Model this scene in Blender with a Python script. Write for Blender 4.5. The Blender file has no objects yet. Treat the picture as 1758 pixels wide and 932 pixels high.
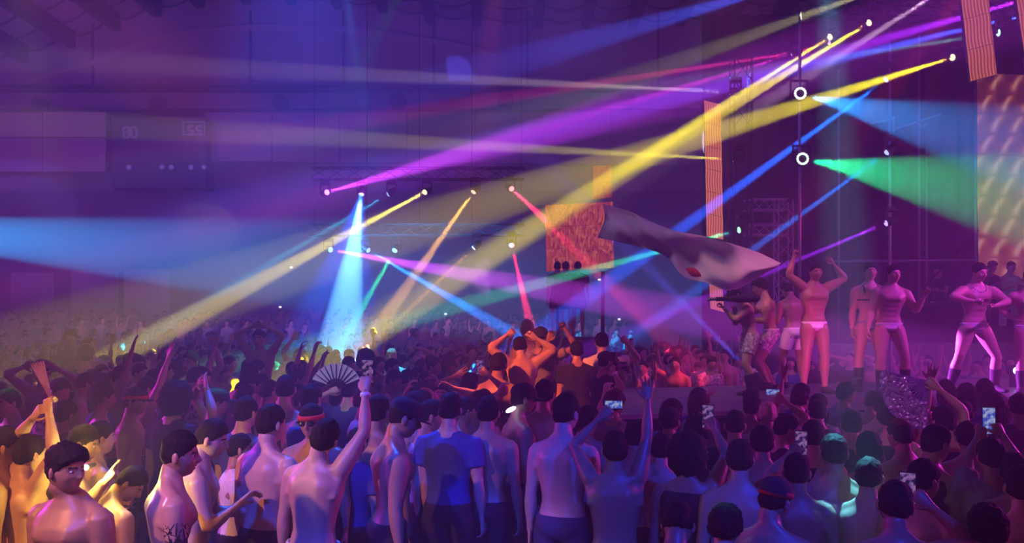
import bpy, bmesh, math, random
import numpy as np
from mathutils import Vector, Matrix, noise

sc = bpy.context.scene
# ------------------------------------------------------------------ camera
F, CZ, CX, CY = 1400.0, 2.3, 879.0, 560.0      # focal length in pixels of the 1758 px frame, eye height, vanishing point

def P(px, py, d):
    """world point seen at pixel (px, py) at distance d"""
    return Vector(((px-CX)/F*d, d, CZ+(CY-py)/F*d))

cam = bpy.data.cameras.new('camera')
cam_o = bpy.data.objects.new('camera', cam)
sc.collection.objects.link(cam_o); sc.camera = cam_o
cam.sensor_width = 36; cam.lens = F/1758*36
cam.shift_y = (CY-466)/1758
cam.clip_end = 300
cam_o.location = (0, 0, CZ); cam_o.rotation_euler = (math.pi/2, 0, 0)

# ------------------------------------------------------------------ world, exposure, sampling of the haze
world = bpy.data.worlds.new('hall'); sc.world = world; world.use_nodes = True
world.node_tree.nodes['Background'].inputs[0].default_value = (.045, .02, .11, 1)
world.node_tree.nodes['Background'].inputs[1].default_value = 1.0
sc.view_settings.view_transform = 'Standard'
sc.view_settings.look = 'None'
sc.view_settings.gamma = 1.0
sc.view_settings.use_curve_mapping = False
sc.view_settings.exposure = 0.15
sc.cycles.volume_bounces = 0
sc.cycles.max_bounces = 4
sc.cycles.diffuse_bounces = 2
sc.cycles.glossy_bounces = 2
sc.cycles.caustics_reflective = False
sc.cycles.caustics_refractive = False
sc.cycles.sample_clamp_indirect = 3.0

HAZE = 0.022
# ------------------------------------------------------------------ light sources
def spot(name, a, b, col, watts, angle, rad=.06, blend=.35):
    l = bpy.data.lights.new(name, 'SPOT')
    l.color = col; l.energy = watts; l.spot_size = math.radians(angle); l.spot_blend = blend; l.shadow_soft_size = rad
    o = bpy.data.objects.new(name, l); sc.collection.objects.link(o)
    o.location = a; o.rotation_euler = (Vector(b)-Vector(a)).to_track_quat('-Z', 'Y').to_euler()
    return o

def area(name, a, b, col, watts, sx, sy, spread=180):
    l = bpy.data.lights.new(name, 'AREA')
    l.shape = 'RECTANGLE'; l.size = sx; l.size_y = sy; l.color = col; l.energy = watts; l.spread = math.radians(spread)
    o = bpy.data.objects.new(name, l); sc.collection.objects.link(o)
    o.location = a; o.rotation_euler = (Vector(b)-Vector(a)).to_track_quat('-Z', 'Y').to_euler()
    return o

YEL = (1, .80, .0); RED = (1, .04, .03); BLU = (.02, .14, 1); GRN = (.03, 1, .25); MAG = (.75, .03, 1); PNK = (1, .12, .55)
WHT = (1, .85, .9); CYA = (.05, .5, 1); ORA = (1, .42, .08); VIO = (.32, .04, 1); TEA = (.0, .55, .8); OLV = (.9, .85, .35)
# (source px, py, distance), (a further point of the beam), colour, watts, cone angle, colour word
BEAMS = [
 ((558,331,22), (1000,208,15), (.66,.05,1), 66, 4.0, 'pink'),
 ((621,328,22), (578,640,20), (.16,.58,1), 560, 15, 'white'),
 ((672,330,22), (400,490,22), TEA, 26, 2.8, 'teal'),
 ((733,328,22), (215,605,15), (1,.8,.08), 62, 3.2, 'yellow'),
 ((816,325,22), (630,590,20), (1,.48,.08), 75, 5, 'amber'),
 ((876,322,22), (1170,592,15), (1,.02,.10), 75, 4.0, 'red'),
 ((564,428,22), (1150,535,15), (.72,.07,1), 75, 3.8, 'white'),
 ((628,427,22), (862,562,20), (.0,.22,1), 110, 3.8, 'blue'),
 ((680,426,22), (604,560,20), GRN, 34, 4.2, 'green'),
 ((818,421,22), (680,552,22), ORA, 20, 3.2, 'pale orange'),
 ((878,418,22), (909,552,19), (1,.02,.08), 45, 3.4, 'red'),
 ((1430,60,15.9), (905,398,14), YEL, 46, 2.8, 'yellow'),
 ((1497,36,16), (980,352,14), YEL, 52, 3.2, 'yellow'),
 ((1640,97,16), (1180,242,13.5), YEL, 58, 3.4, 'yellow'),
 ((1263,158,16), (300,113,24), (1,.72,.7), 15, 2.2, 'white'),
 ((1268,274,16), (300,222,24), (1,.82,.05), 24, 2.6, 'yellow'),
 ((1367,90,18), (800,178,22), (1,.03,.25), 24, 2.6, 'pink'),
 ((1366,92,18), (850,245,20), (.9,.02,.7), 24, 2.6, 'magenta'),
 ((1430,71,18), (1340,99,18), (1,.02,.2), 12, 3, 'red'),
 ((1527,132,16), (1170,392,16), (.0,.10,1), 110, 2.8, 'blue'),
 ((1528,257,16), (1290,430,16), (.0,.16,1), 36, 2.6, 'blue'),
 ((1528,380,16), (1380,442,16), (.35,.02,1), 26, 2.6, 'violet'),
 ((1275,393,16), (960,478,15), (.02,1,.45), 28, 2.8, 'green'),
 ((1373,161,15), (1790,262,14.5), (.02,.32,1), 240, 22, 'blue'),
 ((1377,273,15), (1790,345,14.5), (.0,1,.28), 230, 25, 'green'),
 ((1722,55,15), (1380,108,15), (.25,.8,.7), 6, 2.4, 'pale green'),
 ((1800,-12,15), (800,268,20), (.40,.02,1), 80, 4.2, 'violet'),
 ((1800,16,15), (1150,170,17), (.03,.08,1), 80, 3.0, 'blue'),
 ((1620,-18,14), (1180,262,22), (.85,.5,.8), 26, 4.0, 'white'),
 ((1540,-30,14), (860,215,22), OLV, 20, 5, 'olive'),
 ((1400,-40,14), (620,180,22), (.03,.10,1), 62, 6, 'blue'),
 ((-420,370,15), (480,450,20), (.0,.36,1), 430, 13, 'blue'),
 ((1300,650,14), (1160,508,17), (.1,.1,1), 16, 3, 'violet'),
]
def beam(a, b, col, watts, angle, size):
    """tight beam of a moving head, its flux given in watts inside the cone"""
    half = math.radians(angle)/2
    return spot('beam_light', a, b, col, 3.4*watts/half**2, angle*1.1, size*.22, .3)
for a, b, col, w, ang, word in BEAMS:
    pa, pb = P(*a), P(*b)
    beam(pa+(pb-pa).normalized()*.17, pb, col, w, ang, .13 if a[2] < 20 else .15)
beam(P(621,331,21.9), P(560,640,20), (.0,.09,1), 1500, 32, .15)      # deep blue skirt round the white column

# lamps without fixtures: wall, stage and crowd lights, and fills added for brightness
area('ambient_fill_light', (-4, 14, 15), (-4, 14, 0), (.10, .07, 1), 400, 16, 10)  # added unseen fill, stands in for the ambient light of the hall
area('ambient_fill_light', (-10, 27, 15), (-10, 30, 0), (.13, .09, 1), 360, 16, 8)  # second added ambient fill, over the rear crowd and its haze
area('rear_fill_light', (0, -2.5, 6.5), (0, 6, 1.2), (.85, .18, .48), 34, 8, 2)  # fill added behind the camera for the near backs, no known lamp
area('wall_wash_light', (-6, 28, 3), (-6, 40, 14), (.48, .19, .55), 330, 20, 3)
area('wall_wash_light', (8, 28, 12), (2, 40, 16), (.45, .12, .7), 220, 16, 3)
area('ambient_fill_light', (-2, 24, 12), (-2, 24, 0), (.05, .06, 1), 420, 10, 6)  # blue fill added so the haze in the middle glows
area('stage_side_light', (13, 10, 5.5), (6, 11.5, 2), (.95, .06, .75), 170, 3, 2, 110)
spot('stage_front_light', (7.8, 8.6, 5.6), (6.4, 11.7, 2.2), (.62, .05, 1), 900, 62, .15, .6)
spot('stage_front_light', (1.0, 6.8, 8.0), (4.3, 11.5, 2.0), (1, .12, .55), 1500, 15, .1, .6)
spot('foot_light', (4.0, 9.75, 1.55), (4.3, 11.3, 1.95), (1, .05, .6), 110, 55, .05, .7)
spot('flag_fill_light', (-1.0, 6.5, 7.5), P(1180, 425, 10.7), (.75, .5, 1), 650, 20, .1, .6)  # invented spot, brightens the dark flag cloth
spot('crowd_rim_light', (8.5, 7.5, 3.3), (2.0, 5.6, 1.5), (.85, .03, .85), 1000, 60, .12, .6)
spot('crowd_rim_light', (-8.5, 8.0, 3.4), (-2.2, 5.8, 1.5), (.8, .02, .9), 1000, 56, .12, .6)
spot('crowd_blue_light', (-3.2, -1.0, 6.5), P(620, 920, 5.0), (.0, .045, 1), 3600, 24, .12, .9)
spot('crowd_blue_light', (3.0, -1.0, 6.0), P(1010, 960, 4.8), (.0, .04, 1), 2600, 24, .12, .9)
spot('crowd_blue_light', (-2.6, 9.6, 8.6), P(540, 740, 6.2), (.0, .09, 1), 8500, 24, .1, .7)
spot('fan_fill_light', (1.5, .5, 5.2), P(1575, 668, 6.0), (.85, .35, 1), 330, 9, .05, .6)  # invented spot from the camera side, lifts the sequinned fan
area('ceiling_fill_light', (-20, 24, 9), (-21, 32, 17), (.5, .12, .8), 1100, 6, 6)  # unseen uplight added so the dim roof ribs show
spot('fan_fill_light', (-3.5, 2, 6.5), P(577, 650, 7.9), (.6, .6, 1), 900, 6, .05, .6)  # spot added from the camera side to brighten the white fan
spot('stage_warm_light', (1.5, 7.5, 9), P(1300, 560, 11.3), (1, .45, .25), 900, 16, .08, .6)
spot('crowd_amber_light', (-5.0, 1.5, 4.5), P(150, 850, 4.4), (1, .34, .09), 1150, 34, .1, .8)
spot('face_fill_light', (-1.2, 1.0, 4.2), P(118, 830, 4.0), (1, .42, .12), 260, 17, .1, .8)  # amber fill added for the nearest man's face, no lamp known there
l_ = bpy.data.lights.new('torch_glow', 'POINT'); l_.energy = 16; l_.color = (1, .72, .12); l_.shadow_soft_size = .03
o_ = bpy.data.objects.new('torch_glow', l_); sc.collection.objects.link(o_); o_.location = P(160, 806, 4.68)
ACCENTS = [   # narrow beams that land on people
 ((-4.6, 7, 7.5), (165, 800, 4.9), (1, .72, .03), 3600, 4.0),
 ((-6.0, 3, 7), (890, 620, 9.6), (1, .16, .03), 9360, 9),
 ((-3.0, 14, 9), (688, 605, 13.5), (.0, .55, 1), 6760, 4.5),
 ((3.0, 8, 7), (1478, 832, 4.6), (.12, .7, 1), 16000, 4.2),
 ((-9.0, 6, 6), (130, 575, 12), (1, .03, .02), 4160, 3.4),
 ((-1.0, 13, 9), (338, 618, 10), (.03, 1, .25), 3120, 4),
 ((-6.0, 8, 6.5), (12, 690, 7.0), (.02, 1, .12), 2340, 3),
 ((2.0, 9, 7), (1240, 925, 3.9), (.0, .5, 1), 1300, 3.2),
 ((5.0, 9, 7), (1490, 770, 5.6), (1, .03, .02), 2340, 4),
 ((0.0, 10, 8), (765, 690, 8.0), (1, .12, .03), 3900, 6.5),
 ((-2.0, 9, 7), (375, 660, 7.0), (.05, 1, .2), 1300, 1.8),
 ((6.0, 10, 7), (1160, 640, 13.5), (1, .05, .1), 4680, 9),
]
for a, t, col, w, ang in ACCENTS:
    spot('accent_light', a, P(*t), col, w, ang, .05, .4)
# ------------------------------------------------------------------ helpers
COL = sc.collection
RND = random.Random(11)

def link(name, me, parent=None):
    o = bpy.data.objects.new(name, me)
    COL.objects.link(o)
    if parent is not None:
        o.parent = parent
    return o

def tag(o, label=None, cat=None, group=None, kind=None):
    if label: o['label'] = label
    if cat: o['category'] = cat
    if group: o['group'] = group
    if kind: o['kind'] = kind
    return o

class MB:
    """collects polygons for one mesh"""
    def __init__(self):
        self.v = []; self.f = []; self.m = []
    def add(self, vs, fs, mi=0):
        b = len(self.v)
        self.v.extend([tuple(p) for p in vs])
        for f in fs:
            self.f.append(tuple(i + b for i in f)); self.m.append(mi)
    def box(self, lo, hi, mi=0):
        x0, y0, z0 = lo; x1, y1, z1 = hi
        v = [(x0,y0,z0),(x1,y0,z0),(x1,y1,z0),(x0,y1,z0),(x0,y0,z1),(x1,y0,z1),(x1,y1,z1),(x0,y1,z1)]
        self.add(v, [(0,3,2,1),(4,5,6,7),(0,1,5,4),(1,2,6,5),(2,3,7,6),(3,0,4,7)], mi)
    def tube(self, pts, rad, n=10, side=(1,0,0), mi=0, pw=2.0):
        pts = [np.array(p, float) for p in pts]
        k = len(pts); vs = []; fs = []
        rad = [(r, r) if not isinstance(r, (tuple, list)) else r for r in rad]
        prev = np.array(side, float)
        for i in range(k):
            t = pts[min(i+1, k-1)] - pts[max(i-1, 0)]
            t = t / (np.linalg.norm(t) + 1e-9)
            s = prev - t * prev.dot(t)
            if np.linalg.norm(s) < 1e-3:
                s = np.cross(t, (0.3, 0.5, 0.8))
            s = s / np.linalg.norm(s); u = np.cross(t, s); prev = s
            for j in range(n):
                a = 2*math.pi*j/n; ca, sa = math.cos(a), math.sin(a)
                if pw != 2.0:
                    ca = math.copysign(abs(ca)**(2/pw), ca); sa = math.copysign(abs(sa)**(2/pw), sa)
                vs.append(pts[i] + s*rad[i][0]*ca + u*rad[i][1]*sa)
        for i in range(k-1):
            for j in range(n):
                a = i*n+j; b = i*n+(j+1) % n
                fs.append((a, b, b+n, a+n))
        fs.append(tuple(reversed(range(n)))); fs.append(tuple(range((k-1)*n, k*n)))
        self.add(vs, fs, mi)
    def ball(self, c, r, nu=12, nv=8, mi=0, R=None):
        if not isinstance(r, (tuple, list)): r = (r, r, r)
        vs = []; fs = []
        for i in range(nv+1):
            ph = math.pi*i/nv
            for j in range(nu):
                a = 2*math.pi*j/nu
                p = np.array((r[0]*math.sin(ph)*math.cos(a), r[1]*math.sin(ph)*math.sin(a), r[2]*math.cos(ph)))
                if R is not None: p = R @ p
                vs.append(p + np.array(c))
        for i in range(nv):
            for j in range(nu):
                a = i*nu+j; b = i*nu+(j+1) % nu
                fs.append((a, a+nu, b+nu, b))
        self.add(vs, fs, mi)
    def mesh(self, name, mats=(), smooth=True):
        me = bpy.data.meshes.new(name)
        me.from_pydata(self.v, [], self.f)
        for m in mats: me.materials.append(m)
        if any(self.m): me.polygons.foreach_set('material_index', self.m)
        me.polygons.foreach_set('use_smooth', [smooth]*len(self.f))
        me.update()
        return me
    def build(self, name, mats, parent=None, smooth=False):
        if not isinstance(mats, (list, tuple)): mats = [mats]
        return link(name, self.mesh(name, mats, smooth), parent)

_dg = None
def remesh(mb, voxel, smooth=2, deci=None):
    """fuses overlapping closed shapes into one skin; returns (verts, faces) arrays"""
    me = mb.mesh('tmp')
    ob = bpy.data.objects.new('tmp', me); COL.objects.link(ob)
    r = ob.modifiers.new('r', 'REMESH'); r.mode = 'VOXEL'; r.voxel_size = voxel; r.use_smooth_shade = True
    if smooth:
        s = ob.modifiers.new('s', 'SMOOTH'); s.factor = 0.5; s.iterations = smooth
    if deci:
        d = ob.modifiers.new('d', 'DECIMATE'); d.ratio = deci
    dg = bpy.context.evaluated_depsgraph_get()
    ev = ob.evaluated_get(dg); m2 = ev.to_mesh()
    co = np.zeros(len(m2.vertices)*3); m2.vertices.foreach_get('co', co)
    fs = [tuple(p.vertices) for p in m2.polygons]
    ev.to_mesh_clear()
    bpy.data.objects.remove(ob); bpy.data.meshes.remove(me)
    return co.reshape(-1, 3), fs

def rotm(axis, a):
    return np.array(Matrix.Rotation(a, 3, axis))

def unit(v):
    v = np.array(v, float); return v/(np.linalg.norm(v)+1e-9)

# ------------------------------------------------------------------ hands
# local frame: wrist at the origin, fingers towards +Z, palm faces +Y, thumb on +X
HANDS = {}
def hand_shape(kind, coarse=False):
    key = (kind, coarse)
    if key in HANDS: return HANDS[key]
    mb = MB()
    mb.tube([(0,0,-.03),(0,0,0),(.002,0,.03),(.002,0,.06),(0,0,.088),(0,0,.096)],
            [(.025,.018),(.026,.018),(.035,.017),(.041,.015),(.041,.013),(.036,.009)], 12)
    curl = {'open': (.12,.16,.12), 'relaxed': (.5,.6,.4), 'fist': (1.45,1.6,1.0), 'grip': (.95,1.05,.7), 'flat': (.02,.05,.04)}
    spread = {'open': .16, 'flat': .03}.get(kind, .04)
    for i, (x, ln, r) in enumerate([(.030,.072,.0088),(.0105,.080,.0092),(-.0105,.075,.0088),(-.030,.058,.0078)]):
        c = curl.get(kind)
        if kind == 'point': c = (.05,.08,.05) if i == 0 else (1.45,1.6,1.0)
        if kind == 'peace': c = (.05,.08,.05) if i < 2 else (1.45,1.6,1.0)
        sp = spread*(1.5-i) if kind != 'peace' else (.18, -.1, 0, 0)[i]
        p = np.array((x, 0, .085)); pts = [p - np.array((0,0,.02)), p]; a = 0
        for seg, ca in zip((.45,.32,.25), c):
            a += ca
            d = np.array((math.sin(sp)*math.cos(a), math.sin(a), math.cos(sp)*math.cos(a)))
            p = p + d*ln*seg; pts.append(p)
        pts.append(p + d*.004)
        mb.tube(pts, [r*1.05, r*1.08, r*1.0, r*.92, r*.78, r*.35], 8)
    if kind in ('fist','point','peace'):
        th = [(.022,.006,.015),(.038,.018,.042),(.030,.034,.066),(.008,.038,.078)]
    elif kind in ('grip','relaxed'):
        th = [(.022,.004,.012),(.045,.014,.040),(.052,.028,.064),(.046,.040,.084)]
    else:
        th = [(.020,.002,.012),(.048,.006,.038),(.068,.010,.060),(.080,.012,.080)]
    mb.tube(th + [tuple(np.array(th[-1])*1.02)], [.015,.0125,.0105,.0085,.004], 8)
    v, f = remesh(mb, .0065 if coarse else .0048, 1, .35 if coarse else .5)
    HANDS[key] = (v, f)
    return HANDS[key]

# ------------------------------------------------------------------ head
# local frame: centre of the skull, face towards +Y
def cube_sphere(n):
    vs = []; fs = []; idx = {}
    def vid(p):
        k = (round(p[0],5), round(p[1],5), round(p[2],5))
        if k not in idx:
            idx[k] = len(vs); vs.append(p)
        return idx[k]
    for ax in range(3):
        for s in (-1, 1):
            for i in range(n):
                for j in range(n):
                    q = []
                    for (a, b) in ((i,j),(i+1,j),(i+1,j+1),(i,j+1)):
                        u = math.tan((a/n*2-1)*math.pi/4); w = math.tan((b/n*2-1)*math.pi/4)
                        p = [0,0,0]; p[ax] = s; p[(ax+1)%3] = u; p[(ax+2)%3] = w
                        q.append(vid(tuple(p)))
                    fs.append(tuple(q) if s > 0 else tuple(reversed(q)))
    v = np.array(vs); v /= np.linalg.norm(v, axis=1)[:, None]
    return v, fs

def g(d2, s): return np.exp(-d2/(2*s*s))

def head_surface(v, off=0.0):
    """maps unit directions to the skull and face surface"""
    x, y, z = v[:,0].copy(), v[:,1].copy(), v[:,2].copy()
    X = x*.077; Y = y*.097; Z = z*.118
    low = np.clip(-z, 0, 1)
    X *= 1 - .34*low**1.6
    Y = np.where(y > 0, Y*(1-.10*low), Y*(1-.42*low**1.2))
    Y += .016*low*(y > -.2)
    up = np.clip(z, 0, 1)
    Y = np.where(y > 0, Y*(1-.10*up*up), Y*1.02)
    face = np.clip((y-.25)/.4, 0, 1)
    Y -= face*.006*np.clip(1-np.abs(x)*1.2, 0, 1)*(z > -.5)
    nr = g(X**2, .010)
    Y += face*(.026*g(X**2, .0085)*g((Z+.014)**2, .014) + .012*g(X**2, .007)*g((Z-.010)**2, .016))
    Y += face*(.005*g((np.abs(X)-.028)**2, .018)*g((Z-.032)**2, .008))
    Y -= face*(.010*g((np.abs(X)-.030)**2, .012)*g((Z-.013)**2, .010))
    Y += face*(.005*g((np.abs(X)-.045)**2, .014)*g((Z+.018)**2, .014))
    Y += face*(.0075*g(X**2, .020)*g((Z+.047)**2, .0065) + .006*g(X**2, .018)*g((Z+.060)**2, .006))
    Y -= face*(.004*g(X**2, .022)*g((Z+.0535)**2, .003))
    Y += face*(.009*g(X**2, .018)*g((Z+.092)**2, .013))
    out = np.stack([X, Y, Z], 1)
    if off is not None and np.any(off):
        out = out + v*np.reshape(off, (-1, 1))
    return out

HEADS = {}
def head_parts(n):
    if n in HEADS: return HEADS[n]
    mb = MB()
    v, f = cube_sphere(n)
    P_ = head_surface(v)
    mi = []
    for q in f:
        c = P_[list(q)].mean(0)
        lip = c[1] > .07 and abs(c[0]) < .024 and -.065 < c[2] < -.044
        brow = n > 12 and c[1] > .055 and .012 < abs(c[0]) < .048 and .026 < c[2] < .036
        mi.append(1 if lip else (2 if brow else 0))
    b = len(mb.v); mb.v.extend(map(tuple, P_))
    for q, m in zip(f, mi):
        mb.f.append(q); mb.m.append(m)
    for s in (-1, 1):
        R = rotm('Z', s*-.35) @ rotm('X', .15)
        mb.ball((s*.079, -.004, -.004), (.010, .019, .031), 10, 6, R=R)
        mb.ball((s*.086, .002, -.001), (.006, .009, .016), 8, 5, R=R, mi=1)
        if n > 8:
            mb.ball((s*.030, .0745, .012), (.0125,.0105,.0062), 8, 6, mi=3)
            mb.ball((s*.030, .0830, .012), (.0055, .004, .0055), 8, 4, mi=4)
    HEADS[n] = mb
    return mb

def hair_parts(n, style, seed):
    """a shell over the scalp; sinks under the skin along the hairline"""
    v, f = cube_sphere(n)
    P0 = head_surface(v)
    x, y, z = P0[:,0], P0[:,1], P0[:,2]
    # height of the hairline as a function of depth (front high, back low)
    t = np.clip((y+.09)/.17, 0, 1)
    line = -.062 + .125*t**1.5
    side = np.abs(x) > .055
    line = np.where(side & (y > -.02) & (y < .04), np.minimum(line, .012), line)
    d = z - line
    top, sd, nz = {'crop': (.015,.005,.006), 'fade': (.019,.0015,.006), 'quiff': (.028,.004,.009), 'curly': (.034,.022,.012),
                   'long': (.028,.026,.006), 'buzz': (.005,.004,.001), 'big': (.06,.05,.016)}[style]
    if style in ('long', 'big'): d = d + .06*(y < .02)
    th = sd + (top-sd)*np.clip((z-.02)/.06, 0, 1)
    if style == 'quiff': th = th + .018*np.clip((y-.02)/.05, 0, 1)*(z > .04)
    nzv = np.array([noise.noise(Vector((p[0]*45+seed, p[1]*30, p[2]*38)))+.5*noise.noise(Vector((p[0]*110, p[1]*80+seed, p[2]*90))) for p in P0])
    fine = np.array([noise.noise(Vector((p[0]*260+seed, p[1]*260, p[2]*120))) for p in P0])
    nn = np.maximum(nz*nzv*np.clip(d/.02, 0, 1) + np.minimum(th, .012)*.35*fine, -.6*th)
    off = np.where(d > 0, th*np.clip(d/.014, 0, 1)**.5 + nn + .0012, -.006)
    P1 = P0 + v*off[:, None]
    keep = [q for q in f if max(d[list(q)]) > -.004]
    used = sorted({i for q in keep for i in q}); mp = {a: b for b, a in enumerate(used)}
    mb = MB(); mb.add(P1[used], [tuple(mp[i] for i in q) for q in keep])
    if style == 'long':
        for k in range(9):
            a = -math.pi/2 + (k-4)*.33
            p0 = np.array((math.cos(a)*.082, math.sin(a)*.098, .02))
            mb.tube([p0, p0*[1.08,1.08,1]+[0,0,-.08], p0*[1.0,1.0,1]+[0,-.01,-.17], p0*[.8,.9,1]+[0,-.01,-.24]], [.03,.034,.028,.006], 7)
    return mb

def cap_parts(style='cap'):
    mb = MB(); n = 16
    rings = []
    hgt = [(-.0, 1.0), (.025, 1.0), (.05, .93), (.072, .78), (.088, .52), (.096, .2)]
    for (h, s) in hgt:
        rings.append([(math.cos(2*math.pi*j/n)*.090*s, math.sin(2*math.pi*j/n)*.110*s-.004, .038+h) for j in range(n)])
    vs = [p for r in rings for p in r]; fs = []
    for i in range(len(rings)-1):
        for j in range(n):
            a = i*n+j; b = i*n+(j+1) % n
            fs.append((a, b, b+n, a+n))
    fs.append(tuple(range((len(rings)-1)*n, len(rings)*n)))
    mb.add(vs, fs)
    if style == 'cap':
        vs = []; fs = []
        m = 9
        for k in range(m):
            a = math.pi*(.14+.72*k/(m-1))
            for (r, z) in ((.92, .040), (1.62, .030), (1.62, .026), (.92, .034)):
                vs.append((math.cos(a)*.088*min(r,1.12), math.sin(a)*.108*r, z))
        for k in range(m-1):
            for j in range(4):
                a = k*4+j; b = k*4+(j+1) % 4
                fs.append((a, a+4, b+4, b))
        fs.append((0,1,2,3)); fs.append(tuple(reversed([(m-1)*4+j for j in range(4)])))
        mb.add(vs, fs)
    return mb

# ------------------------------------------------------------------ body
TORSO = [(.845,.060,.060,.070),(.875,.120,.082,.105),(.92,.163,.092,.120),(.97,.166,.096,.118),(1.03,.152,.090,.092),
         (1.09,.139,.086,.080),(1.16,.143,.092,.086),(1.24,.158,.104,.100),(1.31,.172,.120,.110),(1.37,.176,.116,.112),
         (1.415,.158,.092,.104),(1.45,.115,.070,.088),(1.49,.072,.058,.070),(1.51,.060,.052,.062)]

def torso_ring(z, a, f, b, n, infl, muscle):
    r = []
    for j in range(n):
        th = 2*math.pi*j/n
        c, s = math.cos(th), math.sin(th)
        cx = math.copysign(abs(c)**.86, c); sy = math.copysign(abs(s)**.86, s)
        x = (a+infl)*cx; y = ((f if s > 0 else b)+infl)*sy
        if muscle:
            if s > 0:
                y += muscle*(.018*math.exp(-((abs(x)-.075)/.045)**2-((z-1.325)/.045)**2))
                y -= muscle*(.012*math.exp(-(x/.014)**2))*(1.02 < z < 1.42)
                y -= muscle*.008*math.exp(-((z-1.262)/.012)**2)*(abs(x) < .13)
                if abs(x) < .075 and 1.02 < z < 1.25: y += muscle*.004*math.cos((z-1.02)*2*math.pi/.072)
            else:
                y += muscle*(.016*math.exp(-(x/.018)**2))*(.98 < z < 1.44)
                y -= muscle*(.014*math.exp(-((abs(x)-.085)/.040)**2-((z-1.36)/.055)**2))
                y -= muscle*(.012*math.exp(-((abs(x)-.075)/.04)**2-((z-.91)/.05)**2))
                y += muscle*(.010*math.exp(-(x/.015)**2))*(.86 < z < .97)
        r.append((x, y))
    return r

class Pose:
    def __init__(self, d):
        g_ = d.get
        self.lean = math.radians(g_('lean', 4)); self.side = math.radians(g_('side', 0)); self.twist = math.radians(g_('twist', 0))
        self.head = [math.radians(a) for a in g_('head', (0, 0, 0))]    # yaw (left +), pitch (down +), tilt
        self.arm = {1: g_('R', ARMS['down']), -1: g_('L', ARMS['down'])}
        self.leg = {1: g_('RL', ((.03,.0,-1),(.0,-.02,-1))), -1: g_('LL', ((.03,.0,-1),(.0,-.02,-1)))}
        self.hand = {1: g_('hR', 'relaxed'), -1: g_('hL', 'relaxed')}
        self.legb = g_('legb', 1.0); self.bulk = g_('bulk', 1.0); self.armb = g_('armb', 1.0)
        # spine integration
        N = 24; self.C = [np.array((0, 0, .95))]; self.Rs = [np.eye(3)]
        for i in range(1, N+1):
            t = i/N
            R = rotm('Z', self.twist*t) @ rotm('X', -self.lean*t**.8) @ rotm('Y', self.side*t)
            self.Rs.append(R)
            self.C.append(self.C[-1] + R @ np.array((0, 0, .50/N)))
        self.N = N
        low = min(self.ankle(s)[2] for s in (1, -1))
        self.dz = .085 - low
        self.off = np.array((0, 0, self.dz))
        # keep the head over the feet a little: shift pelvis back against the lean
        self.off = self.off + np.array((0, -.10*math.sin(self.lean), 0))
    def sp(self, p):
        x, y, z = p
        if z <= .95: return np.array((x, y, z))+self.off0()
        t = (z-.95)/.50*self.N
        if t >= self.N:
            return self.C[-1] + self.Rs[-1] @ np.array((x, y, z-1.45)) + self.off0()
        i = int(t); fr = t-i
        C = self.C[i]*(1-fr)+self.C[min(i+1, self.N)]*fr
        R = self.Rs[i]
        return C + R @ np.array((x, y, 0)) + self.off0()
    def off0(self): return getattr(self, 'off', np.zeros(3))
    def legdirs(self, s):
        a, b = self.leg[s]
        return unit((a[0]*s, a[1], a[2])), unit((b[0]*s, b[1], b[2]))
    def ankle(self, s):
        u, w = self.legdirs(s)
        return np.array((s*.095, 0, .92)) + u*.42 + w*.415
    def joints(self, s):
        u, f = self.arm[s][:2]
        u = unit((u[0]*s, u[1], u[2])); f = unit((f[0]*s, f[1], f[2]))
        raise_ = max(0, u[2]); fwd = max(0, u[1])
        sh = self.sp((s*(.178-.035*raise_), .0+.03*fwd, 1.405+.065*raise_))
        R = self.Rs[-1] if len(self.arm[s]) < 4 else np.eye(3)
        u = R @ u; f = R @ f
        el = sh + u*.285; wr = el + f*.255
        return sh, el, wr, u, f

ARMS = {
 'down': ((.16,.02,-1),(.08,.22,-1)), 'out': ((.5,.1,-.9),(.3,.5,-.8)), 'hip': ((.6,-.25,-.8),(-.75,.35,-.5)),
 'bent': ((.2,.35,-1),(-.1,1,.15)), 'phone': ((.25,.75,.25),(-.15,.45,1)), 'high': ((.35,.25,1),(.05,.2,1)),
 'up': ((.7,.25,.6),(-.05,.2,1)), 'point': ((.3,.7,.6),(.1,.6,1)), 'head': ((.75,.15,.75),(-.95,.0,.25)),
 'fwd': ((.15,.9,-.2),(-.05,1,.2)), 'flex': ((.9,.2,-.1),(-.3,.6,.75)), 'chest': ((.25,.35,-.9),(-.55,.6,.55)),
}

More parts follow.
